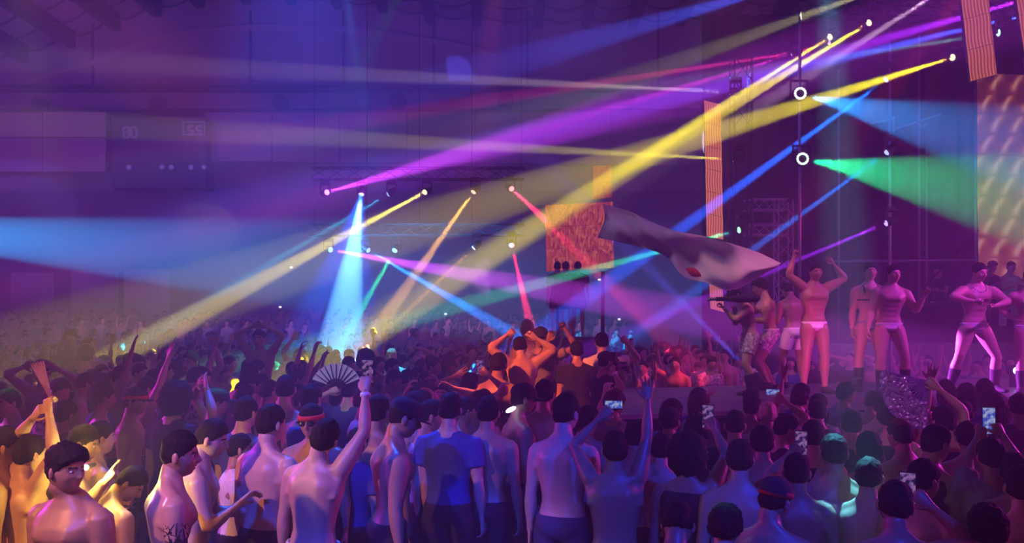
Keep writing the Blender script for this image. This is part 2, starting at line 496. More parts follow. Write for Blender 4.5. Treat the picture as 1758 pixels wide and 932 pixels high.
def body_solid(ps, infl=0.0, muscle=1.0, parts=('torso','arms','legs'), n=22):
    mb = MB(); b = ps.bulk
    if 'torso' in parts:
        rings = []; Z = np.linspace(.845, 1.51, 34)
        T = np.array(TORSO)
        for z in Z:
            a, f, bk = (np.interp(z, T[:,0], T[:,k]) for k in (1,2,3))
            bz = 1+(b-1)*min(1, max(0, (z-1.10)/.2)); w_ = 1-max(0, b-1.03)*.8*math.exp(-((z-1.10)/.08)**2)
            rings.append([ps.sp((x*bz*w_, y*bz*w_, z)) for (x, y) in torso_ring(z, a, f, bk, n, infl, muscle)])
        vs = [p for r in rings for p in r]; fs = []
        for i in range(len(rings)-1):
            for j in range(n):
                q = i*n+j; w = i*n+(j+1) % n
                fs.append((q, w, w+n, q+n))
        fs.append(tuple(reversed(range(n)))); fs.append(tuple(range((len(rings)-1)*n, len(rings)*n)))
        mb.add(vs, fs)
        hc = head_centre(ps); R = head_rot(ps)
        mb.tube([ps.sp((0,-.012,1.43)), ps.sp((0,-.010,1.50)), hc + R @ np.array((0,-.022,-.075)), hc + R @ np.array((0,-.012,-.03))],
                [(.085,.07),(.062,.062),(.057,.059),(.050,.052)], 14, side=ps.Rs[-1] @ np.array((1,0,0)))
        for s in (1, -1):   # trapezius
            sh = ps.joints(s)[0]
            mb.tube([ps.sp((s*.025,-.03,1.51)), (ps.sp((s*.08,-.025,1.455))+sh*0.0), sh + np.array((0,0,.008))], [.036,.042,.045], 10)
    if 'arms' in parts:
        ab = ps.armb
        for s in (1, -1):
            sh, el, wr, u, f = ps.joints(s)
            side = np.cross(u, f); side = side if np.linalg.norm(side) > .1 else np.array((1,0,0))
            q = lambda a, c, t: a*(1-t)+c*t
            mb.tube([sh-u*.045, sh, q(sh,el,.22), q(sh,el,.5), q(sh,el,.78), el, el+u*.012],
                    [(.035,.035)]+[(r*ab+infl, r2*ab+infl) for r, r2 in ((.061,.061),(.062,.060),(.050,.054),(.042,.042),(.039,.039),(.022,.022))], 14, side=side)
            mb.tube([el-f*.015, el, q(el,wr,.2), q(el,wr,.45), q(el,wr,.8), wr, wr+f*.012],
                    [(.022,.022)]+[(r*ab+infl, r2*ab+infl) for r, r2 in ((.038,.038),(.044,.041),(.039,.037),(.029,.024),(.027,.020),(.024,.018))], 14, side=side)
            # pectoral / latissimus bridge into the arm
            cp = ps.sp((s*.115,.045,1.33)); cb = ps.sp((s*.125,-.04,1.30))
            mb.tube([cp, q(cp, sh, .55), q(sh, el, .25)], [(.055,.04),(.052,.042),(.035,.035)], 10)
            mb.tube([cb, q(cb, sh, .5), q(sh, el, .28)], [(.06,.045),(.052,.042),(.035,.035)], 10)
    if 'legs' in parts:
        for s in (1, -1):
            u, w = ps.legdirs(s)
            hp = np.array((s*.090, 0, .92)) + ps.off; kn = hp + u*.42; an = kn + w*.415
            q = lambda a, c, t: a*(1-t)+c*t
            mb.tube([hp-u*.03, q(hp,kn,.08), q(hp,kn,.3), q(hp,kn,.6), q(hp,kn,.88), kn, kn+u*.02],
                    [(r*ps.legb+infl, r2*ps.legb+infl) for r, r2 in ((.07,.08),(.088,.098),(.086,.094),(.072,.078),(.056,.058),(.054,.056),(.03,.03))], 14)
            bk = np.array((0,-.014,0))
            mb.tube([kn-w*.02, kn, q(kn,an,.14)+bk*.6, q(kn,an,.32)+bk, q(kn,an,.6)+bk*.5, q(kn,an,.9), an, an+w*.03],
                    [(r*ps.legb+infl, r2*ps.legb+infl) for r, r2 in ((.03,.03),(.053,.055),(.054,.056),(.058,.060),(.045,.046),(.034,.038),(.036,.040),(.02,.03))], 14)
            fwd = unit((.18*s, 1, 0))
            mb.tube([an+np.array((0,0,-.035))-fwd*.055, an+np.array((0,0,-.03))-fwd*.03, an+np.array((0,0,-.03))+fwd*.04, an+np.array((0,0,-.05))+fwd*.12, an+np.array((0,0,-.062))+fwd*.19],
                    [(.02,.03),(.036,.045),(.040,.045),(.047,.026),(.035,.014)], 12)
    return mb

def head_rot(ps):
    return ps.Rs[-1] @ rotm('Z', ps.head[0]) @ rotm('X', -ps.head[1]) @ rotm('Y', ps.head[2])
def head_centre(ps):
    nb = ps.sp((0, -.008, 1.51))
    R = ps.Rs[-1] @ rotm('X', -ps.head[1]*.6) @ rotm('Y', ps.head[2]*.5)
    return nb + R @ np.array((0, .026, .135))

def hand_matrix(ps, s):
    sh, el, wr, u, f = ps.joints(s)
    z = unit(f)
    extra = ps.arm[s][2] if len(ps.arm[s]) > 2 and ps.arm[s][2] is not None else None
    pal = unit(extra) if extra is not None else (ps.Rs[-1] @ np.array((-.9*s, .25, 0)) if f[2] < .2 else ps.Rs[-1] @ np.array((-.2*s, 1, 0)))
    y = pal - z*pal.dot(z)
    if np.linalg.norm(y) < .1: y = np.cross(z, (1,0,0))
    y = unit(y); x = np.cross(y, z)
    return np.stack([x, y, z], 1), wr

def make_body(pose, voxel=.014, headn=18, handc=False, muscle=1.0):
    """one continuous skin: torso, arms, legs fused; hands and head grown on; returns mesh builder and the pose"""
    ps = Pose(pose)
    v, f = remesh(body_solid(ps, 0, muscle), voxel, 2)
    out = MB(); out.add(v, f, 0)
    for s in (1, -1):
        R, wr = hand_matrix(ps, s)
        hv, hf = hand_shape(ps.hand[s], handc)
        H = hv.copy()
        # thumb leads: right hand with palm forward has thumb inward
        flip = -1 if s > 0 else 1
        if ps.joints(s)[4][2] < .2: flip = flip
        H[:,0] *= flip
        fs = hf if flip > 0 else [tuple(reversed(q)) for q in hf]
        out.add((R @ H.T).T + wr, fs, 0)
    hc = head_centre(ps); R = head_rot(ps)
    hp = head_parts(headn)
    b = len(out.v)
    hv = (R @ np.array(hp.v).T).T + hc
    out.v.extend(map(tuple, hv))
    for q, m in zip(hp.f, hp.m):
        out.f.append(tuple(i+b for i in q)); out.m.append(m)
    return out, ps

def put_head(mb, ps):
    hc = head_centre(ps); R = head_rot(ps)
    mb.v = list(map(tuple, (R @ np.array(mb.v).T).T + hc))
    return mb

def garment(ps, kind, voxel=.014):
    T = np.array(TORSO); mb = MB(); n = 22; b = ps.bulk
    def torso_band(z0, z1, infl, fn=None, k=14):
        rings = []
        for z in np.linspace(z0, z1, k):
            a, f, bk = (np.interp(z, T[:,0], T[:,i]) for i in (1,2,3))
            if fn: a, f, bk = fn(z, a, f, bk)
            bz = 1+(b-1)*min(1, max(0, (z-1.10)/.2))
            rings.append([ps.sp((x*bz, y*bz, z)) for (x, y) in torso_ring(z, a, f, bk, n, infl, 1.0)])
        vs = [p for r in rings for p in r]; fs = []
        for i in range(k-1):
            for j in range(n):
                q = i*n+j; w = i*n+(j+1) % n
                fs.append((q, w, w+n, q+n))
        fs.append(tuple(reversed(range(n)))); fs.append(tuple(range((k-1)*n, k*n)))
        mb.add(vs, fs)
    q = lambda a, c, t: a*(1-t)+c*t
    if kind == 'briefs':
        def fn(z, a, f, bk):
            t = max(0, min(1, (z-.86)/.10))
            return a*(.42+.60*t**.7), f*1.0+.028*math.exp(-((z-.90)/.03)**2), bk*1.02
        torso_band(.85, .985, .007, fn)
        v, f = remesh(mb, .010, 1)
    elif kind in ('shorts', 'trousers'):
        torso_band(.86, 1.01, .014)
        for s in (1, -1):
            u, w = ps.legdirs(s)
            hp = np.array((s*.090, 0, .92))+ps.off; kn = hp+u*.42; an = kn+w*.415
            if kind == 'shorts':
                mb.tube([hp, q(hp,kn,.1), q(hp,kn,.35), q(hp,kn,.62)], [(.10,.10),(.108,.112),(.108,.112),(.104,.106)], 14)
            else:
                mb.tube([hp, q(hp,kn,.1), q(hp,kn,.5), kn, q(kn,an,.3), q(kn,an,.98)], [(.10,.10),(.106,.110),(.092,.098),(.075,.078),(.074,.078),(.062,.066)], 14)
        v, f = remesh(mb, .018, 1)
    else:   # tee or tank
        torso_band(.96, 1.455 if kind == 'tee' else 1.43, .012)
        for s in (1, -1):
            sh, el, wr, u, f_ = ps.joints(s)
            if kind == 'tee':
                mb.tube([sh-u*.05, sh, q(sh,el,.3), q(sh,el,.55)], [(.06,.06),(.076,.076),(.076,.076),(.072,.072)], 14)
                mb.tube([ps.sp((s*.03,-.03,1.475)), sh], [.05,.062], 10)
            else:
                mb.tube([ps.sp((s*.085,-.05,1.36)), ps.sp((s*.085,-.02,1.475)), ps.sp((s*.085,.05,1.38))], [.03,.03,.03], 8)
        v, f = remesh(mb, .016, 1)
    out = MB(); out.add(v, f)
    return out
# ------------------------------------------------------------------ materials
def mat(name, col, rough=.6, metal=0.0, emit=None, es=0.0, spec=None):
    m = bpy.data.materials.new(name); m.use_nodes = True
    b = m.node_tree.nodes['Principled BSDF']
    b.inputs['Base Color'].default_value = (*col, 1); b.inputs['Roughness'].default_value = rough; b.inputs['Metallic'].default_value = metal
    if emit:
        b.inputs['Emission Color'].default_value = (*emit, 1); b.inputs['Emission Strength'].default_value = es
    if spec is not None: b.inputs['Specular IOR Level'].default_value = spec
    return m

def noisy(m, scale, amt, bump=0.0, stretch=(1,1,1)):
    """grain on the base colour and a little relief"""
    nt = m.node_tree; b = nt.nodes['Principled BSDF']; c = b.inputs['Base Color'].default_value[:]
    tc = nt.nodes.new('ShaderNodeTexCoord'); mp = nt.nodes.new('ShaderNodeMapping'); mp.inputs['Scale'].default_value = stretch
    n = nt.nodes.new('ShaderNodeTexNoise'); n.inputs['Scale'].default_value = scale; n.inputs['Detail'].default_value = 4
    r = nt.nodes.new('ShaderNodeValToRGB')
    r.color_ramp.elements[0].position = .3; r.color_ramp.elements[1].position = .7
    r.color_ramp.elements[0].color = tuple(x*(1-amt) for x in c[:3])+(1,); r.color_ramp.elements[1].color = tuple(min(1, x*(1+amt)) for x in c[:3])+(1,)
    nt.links.new(tc.outputs['Object'], mp.inputs[0]); nt.links.new(mp.outputs[0], n.inputs['Vector'])
    nt.links.new(n.outputs['Fac'], r.inputs[0]); nt.links.new(r.outputs[0], b.inputs['Base Color'])
    if bump:
        bp = nt.nodes.new('ShaderNodeBump'); bp.inputs['Strength'].default_value = bump; bp.inputs['Distance'].default_value = .01
        nt.links.new(n.outputs['Fac'], bp.inputs['Height']); nt.links.new(bp.outputs[0], b.inputs['Normal'])
    return m

def tinted(name, cols, rough=.5, bump=0.1, bscale=60):
    """colour drawn per object from a palette"""
    m = bpy.data.materials.new(name); m.use_nodes = True; nt = m.node_tree; b = nt.nodes['Principled BSDF']
    b.inputs['Roughness'].default_value = rough
    oi = nt.nodes.new('ShaderNodeObjectInfo'); r = nt.nodes.new('ShaderNodeValToRGB'); r.color_ramp.interpolation = 'CONSTANT'
    el = r.color_ramp.elements
    for i, c in enumerate(cols):
        e = el[i] if i < 2 else el.new(i/len(cols))
        e.position = i/len(cols); e.color = (*c, 1)
    nt.links.new(oi.outputs['Random'], r.inputs[0])
    tc = nt.nodes.new('ShaderNodeTexCoord'); n = nt.nodes.new('ShaderNodeTexNoise'); n.inputs['Scale'].default_value = bscale; n.inputs['Detail'].default_value = 3
    mx = nt.nodes.new('ShaderNodeMix'); mx.data_type = 'RGBA'; mx.blend_type = 'MULTIPLY'; mx.inputs[0].default_value = .25
    nt.links.new(tc.outputs['Object'], n.inputs['Vector']); nt.links.new(r.outputs[0], mx.inputs[6]); nt.links.new(n.outputs['Color'], mx.inputs[7])
    nt.links.new(mx.outputs[2], b.inputs['Base Color'])
    bp = nt.nodes.new('ShaderNodeBump'); bp.inputs['Strength'].default_value = bump; bp.inputs['Distance'].default_value = .004
    nt.links.new(n.outputs['Fac'], bp.inputs['Height']); nt.links.new(bp.outputs[0], b.inputs['Normal'])
    return m

M_SKIN = tinted('skin', [(.56,.34,.23), (.62,.40,.28), (.48,.28,.18), (.66,.44,.32), (.40,.23,.15)], .42, .06, 45)
M_LIP = mat('lips', (.42,.18,.15), .4); M_BROW = mat('eyebrow_hair', (.03,.02,.018), .8)
M_EYE = mat('eye_white', (.75,.72,.7), .25); M_IRIS = mat('iris', (.02,.012,.01), .2)
SKIN = [M_SKIN, M_LIP, M_BROW, M_EYE, M_IRIS]
M_HAIR = noisy(mat('black_hair', (.014,.011,.010), .75, spec=.15), 60, .5, .5, (1,1,.3))
M_BROWNHAIR = noisy(mat('brown_hair', (.05,.028,.018), .7, spec=.2), 60, .5, .5, (1,1,.3))
M_BLONDE = noisy(mat('bleached_hair', (.55,.42,.25), .6), 60, .3, .5, (1,1,.3))
M_BLACK = noisy(mat('black_cloth', (.018,.018,.022), .85), 80, .3, .2)
M_DENIM = noisy(mat('dark_denim', (.05,.06,.11), .85), 160, .3, .3)
M_NAVY = noisy(mat('blue_cloth', (.04,.07,.25), .85), 80, .3, .2)
M_WHITE = noisy(mat('white_cloth', (.8,.78,.76), .8), 40, .08, .2)
M_GREY = noisy(mat('grey_cloth', (.28,.27,.28), .85), 60, .2, .2)
M_RED = noisy(mat('red_cloth', (.6,.03,.03), .8), 60, .2, .2)
M_GREEN = noisy(mat('green_cloth', (.1,.5,.12), .8), 60, .2, .2)
M_YELLOW = noisy(mat('yellow_cloth', (.8,.6,.08), .8), 60, .2, .2)
M_PRINT = noisy(mat('printed_cloth', (.45,.35,.4), .8), 26, .95, .2)
M_METAL = mat('black_steel', (.03,.03,.035), .45, .8)
M_ALU = mat('aluminium_truss', (.45,.45,.48), .35, .9)
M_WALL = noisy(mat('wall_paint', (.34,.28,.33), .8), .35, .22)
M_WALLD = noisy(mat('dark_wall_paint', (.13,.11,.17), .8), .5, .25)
M_FASCIA = noisy(mat('fascia_panel', (.42,.32,.36), .7), .3, .15)
M_CEIL = noisy(mat('ceiling_panel', (.5,.42,.5), .8), .5, .2)
M_RIB = mat('painted_rib', (.03,.025,.04), .6)
M_FLOOR = noisy(mat('concrete_floor', (.09,.085,.09), .55), 2, .4, .1)
M_STAGE = noisy(mat('stage_deck', (.10,.095,.11), .38), 6, .35, .1)
M_DRAPE = noisy(mat('black_drape', (.022,.02,.028), .9), 5, .3)

def tagS(o): o['kind'] = 'structure'; return o

# ------------------------------------------------------------------ hall shell
mb = MB(); mb.box((-34,-9,-.2),(34,42,0)); tagS(mb.build('floor', M_FLOOR))
WY = 40.0
def wz(py, d=WY): return CZ+(CY-py)/F*d
def wx(px, d=WY): return (px-CX)/F*d
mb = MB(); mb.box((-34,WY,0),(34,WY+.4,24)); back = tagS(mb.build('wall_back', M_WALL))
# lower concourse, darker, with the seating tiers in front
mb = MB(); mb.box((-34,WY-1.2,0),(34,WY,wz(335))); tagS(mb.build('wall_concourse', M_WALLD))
mb = MB(); mb.box((-34,-9.4,0),(34,-9,24)); tagS(mb.build('wall_front', M_WALLD))
mb = MB(); mb.box((-34.4,-9,0),(-34,42,24)); tagS(mb.build('wall_left', M_WALLD))
mb = MB(); mb.box((34,-9,0),(34.4,42,24)); tagS(mb.build('wall_right', M_WALLD))
# fascia panels between the service strip and the scoreboard
edges = [-90, 0, 105, 210]
k = 0
for a, b in zip(edges[:-1], edges[1:]):
    for y0, y1 in ((305,250),(248,207)):
        k += 1
        mb = MB(); mb.box((wx(a)+.02, WY-1.6, wz(y0)), (wx(b)-.02, WY-1.2, wz(y1))); o = mb.build('fascia_panel', M_FASCIA, back)
for i, px in enumerate(range(370, 1500, 112)):
    t = i/10
    mb = MB(); mb.box((wx(px)+.03, WY-1.5, wz(287+10*t)), (wx(px+112)-.03, WY-1.2, wz(207-20*t))); mb.build('fascia_panel', M_FASCIA, back)
# service strip with round lamps
mb = MB(); mb.box((-34, WY-1.9, wz(206)), (34, WY-.2, wz(204))); mb.box((-34, WY-1.0, wz(160)), (34, WY-.1, wz(156)))
tagS(mb.build('trim_1', M_RIB))
for px in (70,272,482,684,868,1075):
    y = 183-.012*px
    mb = MB(); mb.ball((wx(px), WY-.12, wz(y)), (.34,.2,.34), 12, 8)
    mb.tube([(wx(px), WY+.05, wz(y)), (wx(px), WY-.18, wz(y))], [.42,.42], 14)
    mb.build('wall_lamp', M_RIB, back)
# arched moulding on the upper wall
pts = [P(x, y, WY-.05) for x, y in ((-60,178),(0,160),(80,135),(160,108),(265,68),(345,54),(425,48),(530,46),(640,55),(760,74),(880,98))]
mb = MB(); mb.tube(pts, [(.16,.22)]*len(pts), 6, side=(0,0,1)); tagS(mb.build('trim_2', M_FASCIA))
for px in (160,430,590,745,905,1130):
    mb = MB(); mb.box((wx(px)-.05, WY-.12, wz(160)), (wx(px)+.05, WY+.02, wz(20))); mb.build('wall_joint', M_RIB, back)
# roof: ribs run towards the camera, scalloped purlins between them
RX = [-38,-33,-28.5,-26.2,-23.9,-21.6,-19.4,-17.4,-15.3,-13.0,-10.8,-8.5,-6.3,-4.0,-1.7,1.3,3.6,5.9,8.2,10.6,13,15.5,18,22,27,34]
def roof_z(x):
    return float(np.interp(x, [-38,-23.9,-21.6,-19.4,-17.4,-15.3,-12,-6.3,-4.0,1.3,6,10.6,18,34], [13.2,15.5,16.2,17.0,17.7,18.15,18.4,17.9,17.35,17.1,17.15,17.3,17.6,14.0]))
mb = MB(); vs = []; fs = []
for x in RX:
    for y in (-9.4, WY+.2): vs.append((x, y, roof_z(x)+.55))
for x in RX:
    for y in (-9.4, WY+.2): vs.append((x, y, roof_z(x)+.75))
n = len(RX)*2
for i in range(len(RX)-1):
    a = i*2
    fs.append((a, a+1, a+3, a+2)); fs.append((n+a, n+a+2, n+a+3, n+a+1))
mb.add(vs, fs); ceiling = tagS(mb.build('ceiling', M_CEIL))
for i, x in enumerate(RX[2:-2]):
    z = roof_z(x)
    mb = MB(); mb.box((x-.20, 16, z-.25), (x+.20, WY, z+.55)); mb.build('roof_rib', M_RIB, ceiling)
PUR = MB()
for y in np.arange(16, WY+.1, 1.55):
    for x0, x1 in zip(RX[2:-3], RX[3:-2]):
        z0, z1 = roof_z(x0), roof_z(x1)
        pp = [(x0+(x1-x0)*t, y, z0+(z1-z0)*t+.12-.34*math.sin(math.pi*t)) for t in (0,.2,.4,.6,.8,1)]
        PUR.tube(pp, [.055]*6, 5)
tag(PUR.build('roof_purlins', M_RIB, ceiling), kind='stuff')
# ------------------------------------------------------------------ scoreboard
t = bpy.data.objects.new('scoreboard', None); COL.objects.link(t); t.location = P(290, 330, WY-2.0)
tag(t, 'large dark scoreboard box high on the back wall, pale numerals along its top', 'scoreboard')
def rel(o, root): o.matrix_parent_inverse = Matrix.Translation(-root.location); return o
M_SB = mat('scoreboard_face', (.035,.04,.09), .6); M_NUM = mat('pale_numerals', (.55,.5,.6), .6); M_LAMP = mat('dim_lamp', (.5,.5,.7), .4, emit=(.4,.4,1), es=.12)
D = WY-1.9
def sbox(n, x0, x1, y1, y0, d0, d1, m, root, M_=None):
    b_ = MB(); b_.box((wx(x0,d1), d0, wz(y1,d1)), (wx(x1,d1), d1, wz(y0,d1))); return rel(b_.build(n, m, root), root)
sbox('housing', 212, 368, 330, 212, D-.4, WY-1.15, M_SB, t)
SEG = {'8': 'abcdefg', '0': 'abcdef', '5': 'acdfg', '3': 'abcdg'}
def seven(ch, px, py, w, h, d):
    b_ = MB(); th = .055
    x0, x1 = wx(px,d), wx(px+w,d); z1, z0 = wz(py,d), wz(py+h,d); zm = (z0+z1)/2; s = SEG[ch]
    def hb(z): b_.box((x0, d-.05, z-th), (x1, d, z+th))
    def vb(x, a, c): b_.box((x-th, d-.05, a), (x+th, d, c))
    if 'a' in s: hb(z1)
    if 'g' in s: hb(zm)
    if 'd' in s: hb(z0)
    if 'b' in s: vb(x1, zm, z1)
    if 'c' in s: vb(x1, z0, zm)
    if 'e' in s: vb(x0, z0, zm)
    if 'f' in s: vb(x0, zm, z1)
    return b_
for ch, px in (('8',213),('0',226)):
    rel(seven(ch, px, 219, 9, 17, D-.42).build('numeral', M_NUM, t), t)
for ch, px in (('5',324),('5',338)):
    rel(seven(ch, px, 217, 8, 14, D-.42).build('numeral', M_NUM, t), t)
b_ = MB()
for (x0,x1,y1,y0) in ((320,358,236,234),(320,358,214,212),(320,322,236,212),(356,358,236,212)):
    b_.box((wx(x0,D), D-.46, wz(y1,D)), (wx(x1,D), D-.38, wz(y0,D)))
rel(b_.build('numeral_frame', M_NUM, t), t)
for px in (221,278,294,328,350):
    b_ = MB(); p = P(px, 287, D-.42); b_.ball(p, (.12,.06,.12), 10, 6); rel(b_.build('lamp', M_LAMP, t), t)
# ------------------------------------------------------------------ white banners on the concourse
M_BAN = noisy(mat('pale_banner', (.5,.44,.5), .8), 1.5, .12)
for i, (x0, x1, y0, y1, w) in enumerate(((20,94,468,535,'first'),(122,205,465,540,'second'),(213,292,462,560,'third'))):
    b_ = MB(); d = WY-1.3
    vs = []; fs = []
    for k in range(13):
        x = wx(x0,d)+(wx(x1,d)-wx(x0,d))*k/12; y = d-.05+.05*math.sin(k*1.4+i)
        vs += [(x, y, wz(y1,d)), (x, y, wz(y0,d)), (x, y+.03, wz(y1,d)), (x, y+.03, wz(y0,d))]
    for k in range(12):
        a = k*4; fs += [(a, a+4, a+5, a+1), (a+2, a+3, a+7, a+6), (a+1, a+5, a+7, a+3), (a, a+2, a+6, a+4)]
    b_.add(vs, fs); o = b_.build('banner', M_BAN, None, True)
    tag(o, ('plain pale banner hanging on the back wall, %s from the outer corner' % w), 'banner', 'pale banners on the back wall')
# far stands: three low tiers the rear crowd stands on
for i, (y0, z) in enumerate(((25,.35),(29,.75),(33,1.15))):
    mb = MB(); mb.box((-30, y0, 0), (9, y0+4 if i < 2 else WY-1.2, z)); tagS(mb.build('terrace_step', M_FLOOR))
# ------------------------------------------------------------------ stage: runway, rear deck, backdrop
def prism(name, poly, z0, z1, m, parent=None):
    b_ = MB(); n = len(poly)
    vs = [(x,y,z0) for x,y in poly]+[(x,y,z1) for x,y in poly]
    fs = [tuple(reversed(range(n))), tuple(range(n,2*n))]+[(i,(i+1)%n,(i+1)%n+n,i+n) for i in range(n)]
    b_.add(vs, fs); return b_.build(name, m, parent)
SZ = 1.35
e1 = (1.13,8.75); sl = .33
def fr(x, o=0): return (x, e1[1]+(x-e1[0])*sl+o)
M_EDGE = mat('stage_edge_strip', (.6,.6,.65), .3, .6)
stage = bpy.data.objects.new('runway_stage', None); COL.objects.link(stage)
tag(stage, 'low dark stage runway the near-naked dancers stand on, pale edge strip', 'stage')
xs = [1.13,3.2,5.3,7.4,9.5,11.6,13.7,15.8]
for a, b in zip(xs[:-1], xs[1:]):
    for o0, o1 in ((0,1.75),(1.77,3.5)):
        prism('deck_panel', [fr(a+.01,o0), fr(b-.01,o0), fr(b-.01,o1), fr(a+.01,o1)], SZ-.08, SZ, M_STAGE, stage)
    prism('skirt_panel', [fr(a+.01,.05), fr(b-.01,.05), fr(b-.01,.09), fr(a+.01,.09)], 0, SZ-.08, M_DRAPE, stage)
prism('frame', [fr(1.2,.12), fr(15.7,.12), fr(15.7,3.4), fr(1.2,3.4)], 0, SZ-.08, M_METAL, stage)
prism('edge_strip', [fr(1.13,-.03), fr(15.8,-.03), fr(15.8,-.002), fr(1.13,-.002)], SZ-.05, SZ+.004, M_EDGE, stage)
deck = prism('rear_deck', [fr(5.2,5.7), fr(18,5.7), (18,21), (5.2,21)], 0, 1.95, M_STAGE)
tag(deck, 'raised rear deck behind the dancers where the DJs stand', 'stage')
# drape backdrop with folds
mb = MB(); vs = []; fs = []; N = 120
for k in range(N+1):
    x = 4.95+(20-4.95)*k/N; y = 21.2+.09*math.sin(k*1.9)+.04*math.sin(k*.7)
    vs += [(x, y, .0), (x, y, 10.4), (x, y+.05, 0), (x, y+.05, 10.4)]
for k in range(N):
    a = k*4; fs += [(a, a+4, a+5, a+1), (a+2, a+3, a+7, a+6), (a+1, a+5, a+7, a+3), (a, a+2, a+6, a+4)]
mb.add(vs, fs); tag(mb.build('stage_drape', M_DRAPE, None, True), 'tall black pleated drape closing the back of the stage', 'curtain')
# ------------------------------------------------------------------ people
def rz2(a):
    c, s = math.cos(a), math.sin(a)
    return np.array(((c,-s,0),(s,c,0),(0,0,1)))

HAIRM = {'k': M_HAIR, 'b': M_BROWNHAIR, 'w': M_BLONDE}
CLO = {'black': M_BLACK, 'denim': M_DENIM, 'navy': M_NAVY, 'white': M_WHITE, 'grey': M_GREY, 'red': M_RED, 'green': M_GREEN, 'yellow': M_YELLOW, 'print': M_PRINT}
M_LENS = mat('dark_lens', (.01,.01,.012), .1)
PEOPLE = []

def solve_arm(ps, s, tl, pole):
    """two-bone reach towards a local point; returns an arm entry with world-fixed directions"""
    for _ in range(3):
        sh = ps.joints(s)[0]
        v = np.array(tl)-sh; L = np.linalg.norm(v); l1, l2 = .285, .255+.075
        Lc = min(L, (l1+l2)*.995); d = v/L
        ca = (l1*l1+Lc*Lc-l2*l2)/(2*l1*Lc); ca = max(-1, min(1, ca))
        p = unit(np.array(pole)*np.array((s,1,1))); p = unit(p-d*p.dot(d))
        u = d*ca+p*math.sqrt(1-ca*ca)
        f = unit(d*Lc-u*l1)
        ps.arm[s] = ((u[0]*s, u[1], u[2]), (f[0]*s, f[1], f[2]), None, 1)
    return ps.arm[s]

def person(px, py, d, rz, pose, label, hair='crop', hm='k', cl=('shorts','black'), top=None, z0=0.0, q=1, group=None,
           ik=None, extras=(), seed=None, cat='person', clamp=(.93, 1.09)):
    """stands a figure so that the top of the head is seen at (px, py)"""
    seed = seed if seed is not None else int(px*7+py)
    pose = dict(pose); ps = Pose(pose)
    hc = head_centre(ps); topz = (hc + head_rot(ps) @ np.array((0,0,.125)))[2]
    for _ in range(2):
        s = (CZ+(CY-py)/F*d-z0)/topz
        s2 = max(clamp[0], min(clamp[1], s))
        if abs(s2-s) > 1e-6 and abs(py-CY) > 25:
            dd = (z0+s2*topz-CZ)*F/(CY-py)
            if .75*d < dd < 1.3*d: d = dd
        s = s2
    a = math.radians(rz); R = rz2(a)
    hw = R @ (hc*s)
    x = (px-CX)/F*d
    loc = np.array((x-hw[0], d-hw[1], z0))
    toloc = lambda w: (R.T @ (np.array(w)-loc))/s
    if ik:
        for side, (tx, ty, dd), pole in ik:
            k = 1 if side == 'R' else -1
            ent = solve_arm(ps, k, toloc(P(tx, ty, d+dd)), pole)
            pose[side] = ent
    if q == 0: vox, hn = .0115, 24
    elif q == 1: vox, hn = .015, 18
    else: vox, hn = .020, 12
    mb, ps = make_body(pose, vox, hn, handc=(q > 1), muscle=pose.get('muscle', 1.0))
    o = mb.build('person', SKIN, None, True)
    o.location = loc; o.rotation_euler = (0, 0, a); o.scale = (s, s, s)
    tag(o, label, cat, group)
    if hair in ('cap', 'beanie'):
        put_head(hair_parts(hn, 'fade', seed), ps).build('hair', HAIRM[hm], o, True)
        put_head(cap_parts(hair), ps).build('cap', M_BLACK, o, True)
    elif hair:
        put_head(hair_parts(max(hn, 16), hair, seed), ps).build('hair', HAIRM[hm], o, True)
    if cl: garment(ps, cl[0]).build(cl[0], CLO[cl[1]], o, True)
    if top: garment(ps, top[0]).build({'tee': 'shirt', 'tank': 'tank_top'}[top[0]], CLO[top[1]], o, True)
    for e in extras: EXTRA[e](ps, o)
    rec = dict(o=o, ps=ps, R=R, s=s, loc=loc, d=d)
    rec['w'] = lambda p: Vector(tuple(loc + R @ (np.array(p)*s)))
    PEOPLE.append(rec)
    return rec

def ring_part(ps, o, name, m, z, rx, ry, th, hgt, tilt=0):
    mb = MB(); n = 24; vs = []; fs = []
    for j in range(n):
        a = 2*math.pi*j/n
        for (r, h) in ((0,-hgt),(th,-hgt),(th,hgt),(0,hgt)):
            vs.append(((rx+r)*math.cos(a), (ry+r)*math.sin(a)+.003, z+h+tilt*math.sin(a)))
    for j in range(n):
        for k in range(4):
            a = j*4+k; b = j*4+(k+1) % 4; c = ((j+1) % n)*4
            fs.append((a, c+k, c+(k+1) % 4, b))
    mb.add(vs, fs); put_head(mb, ps).build(name, m, o, True)

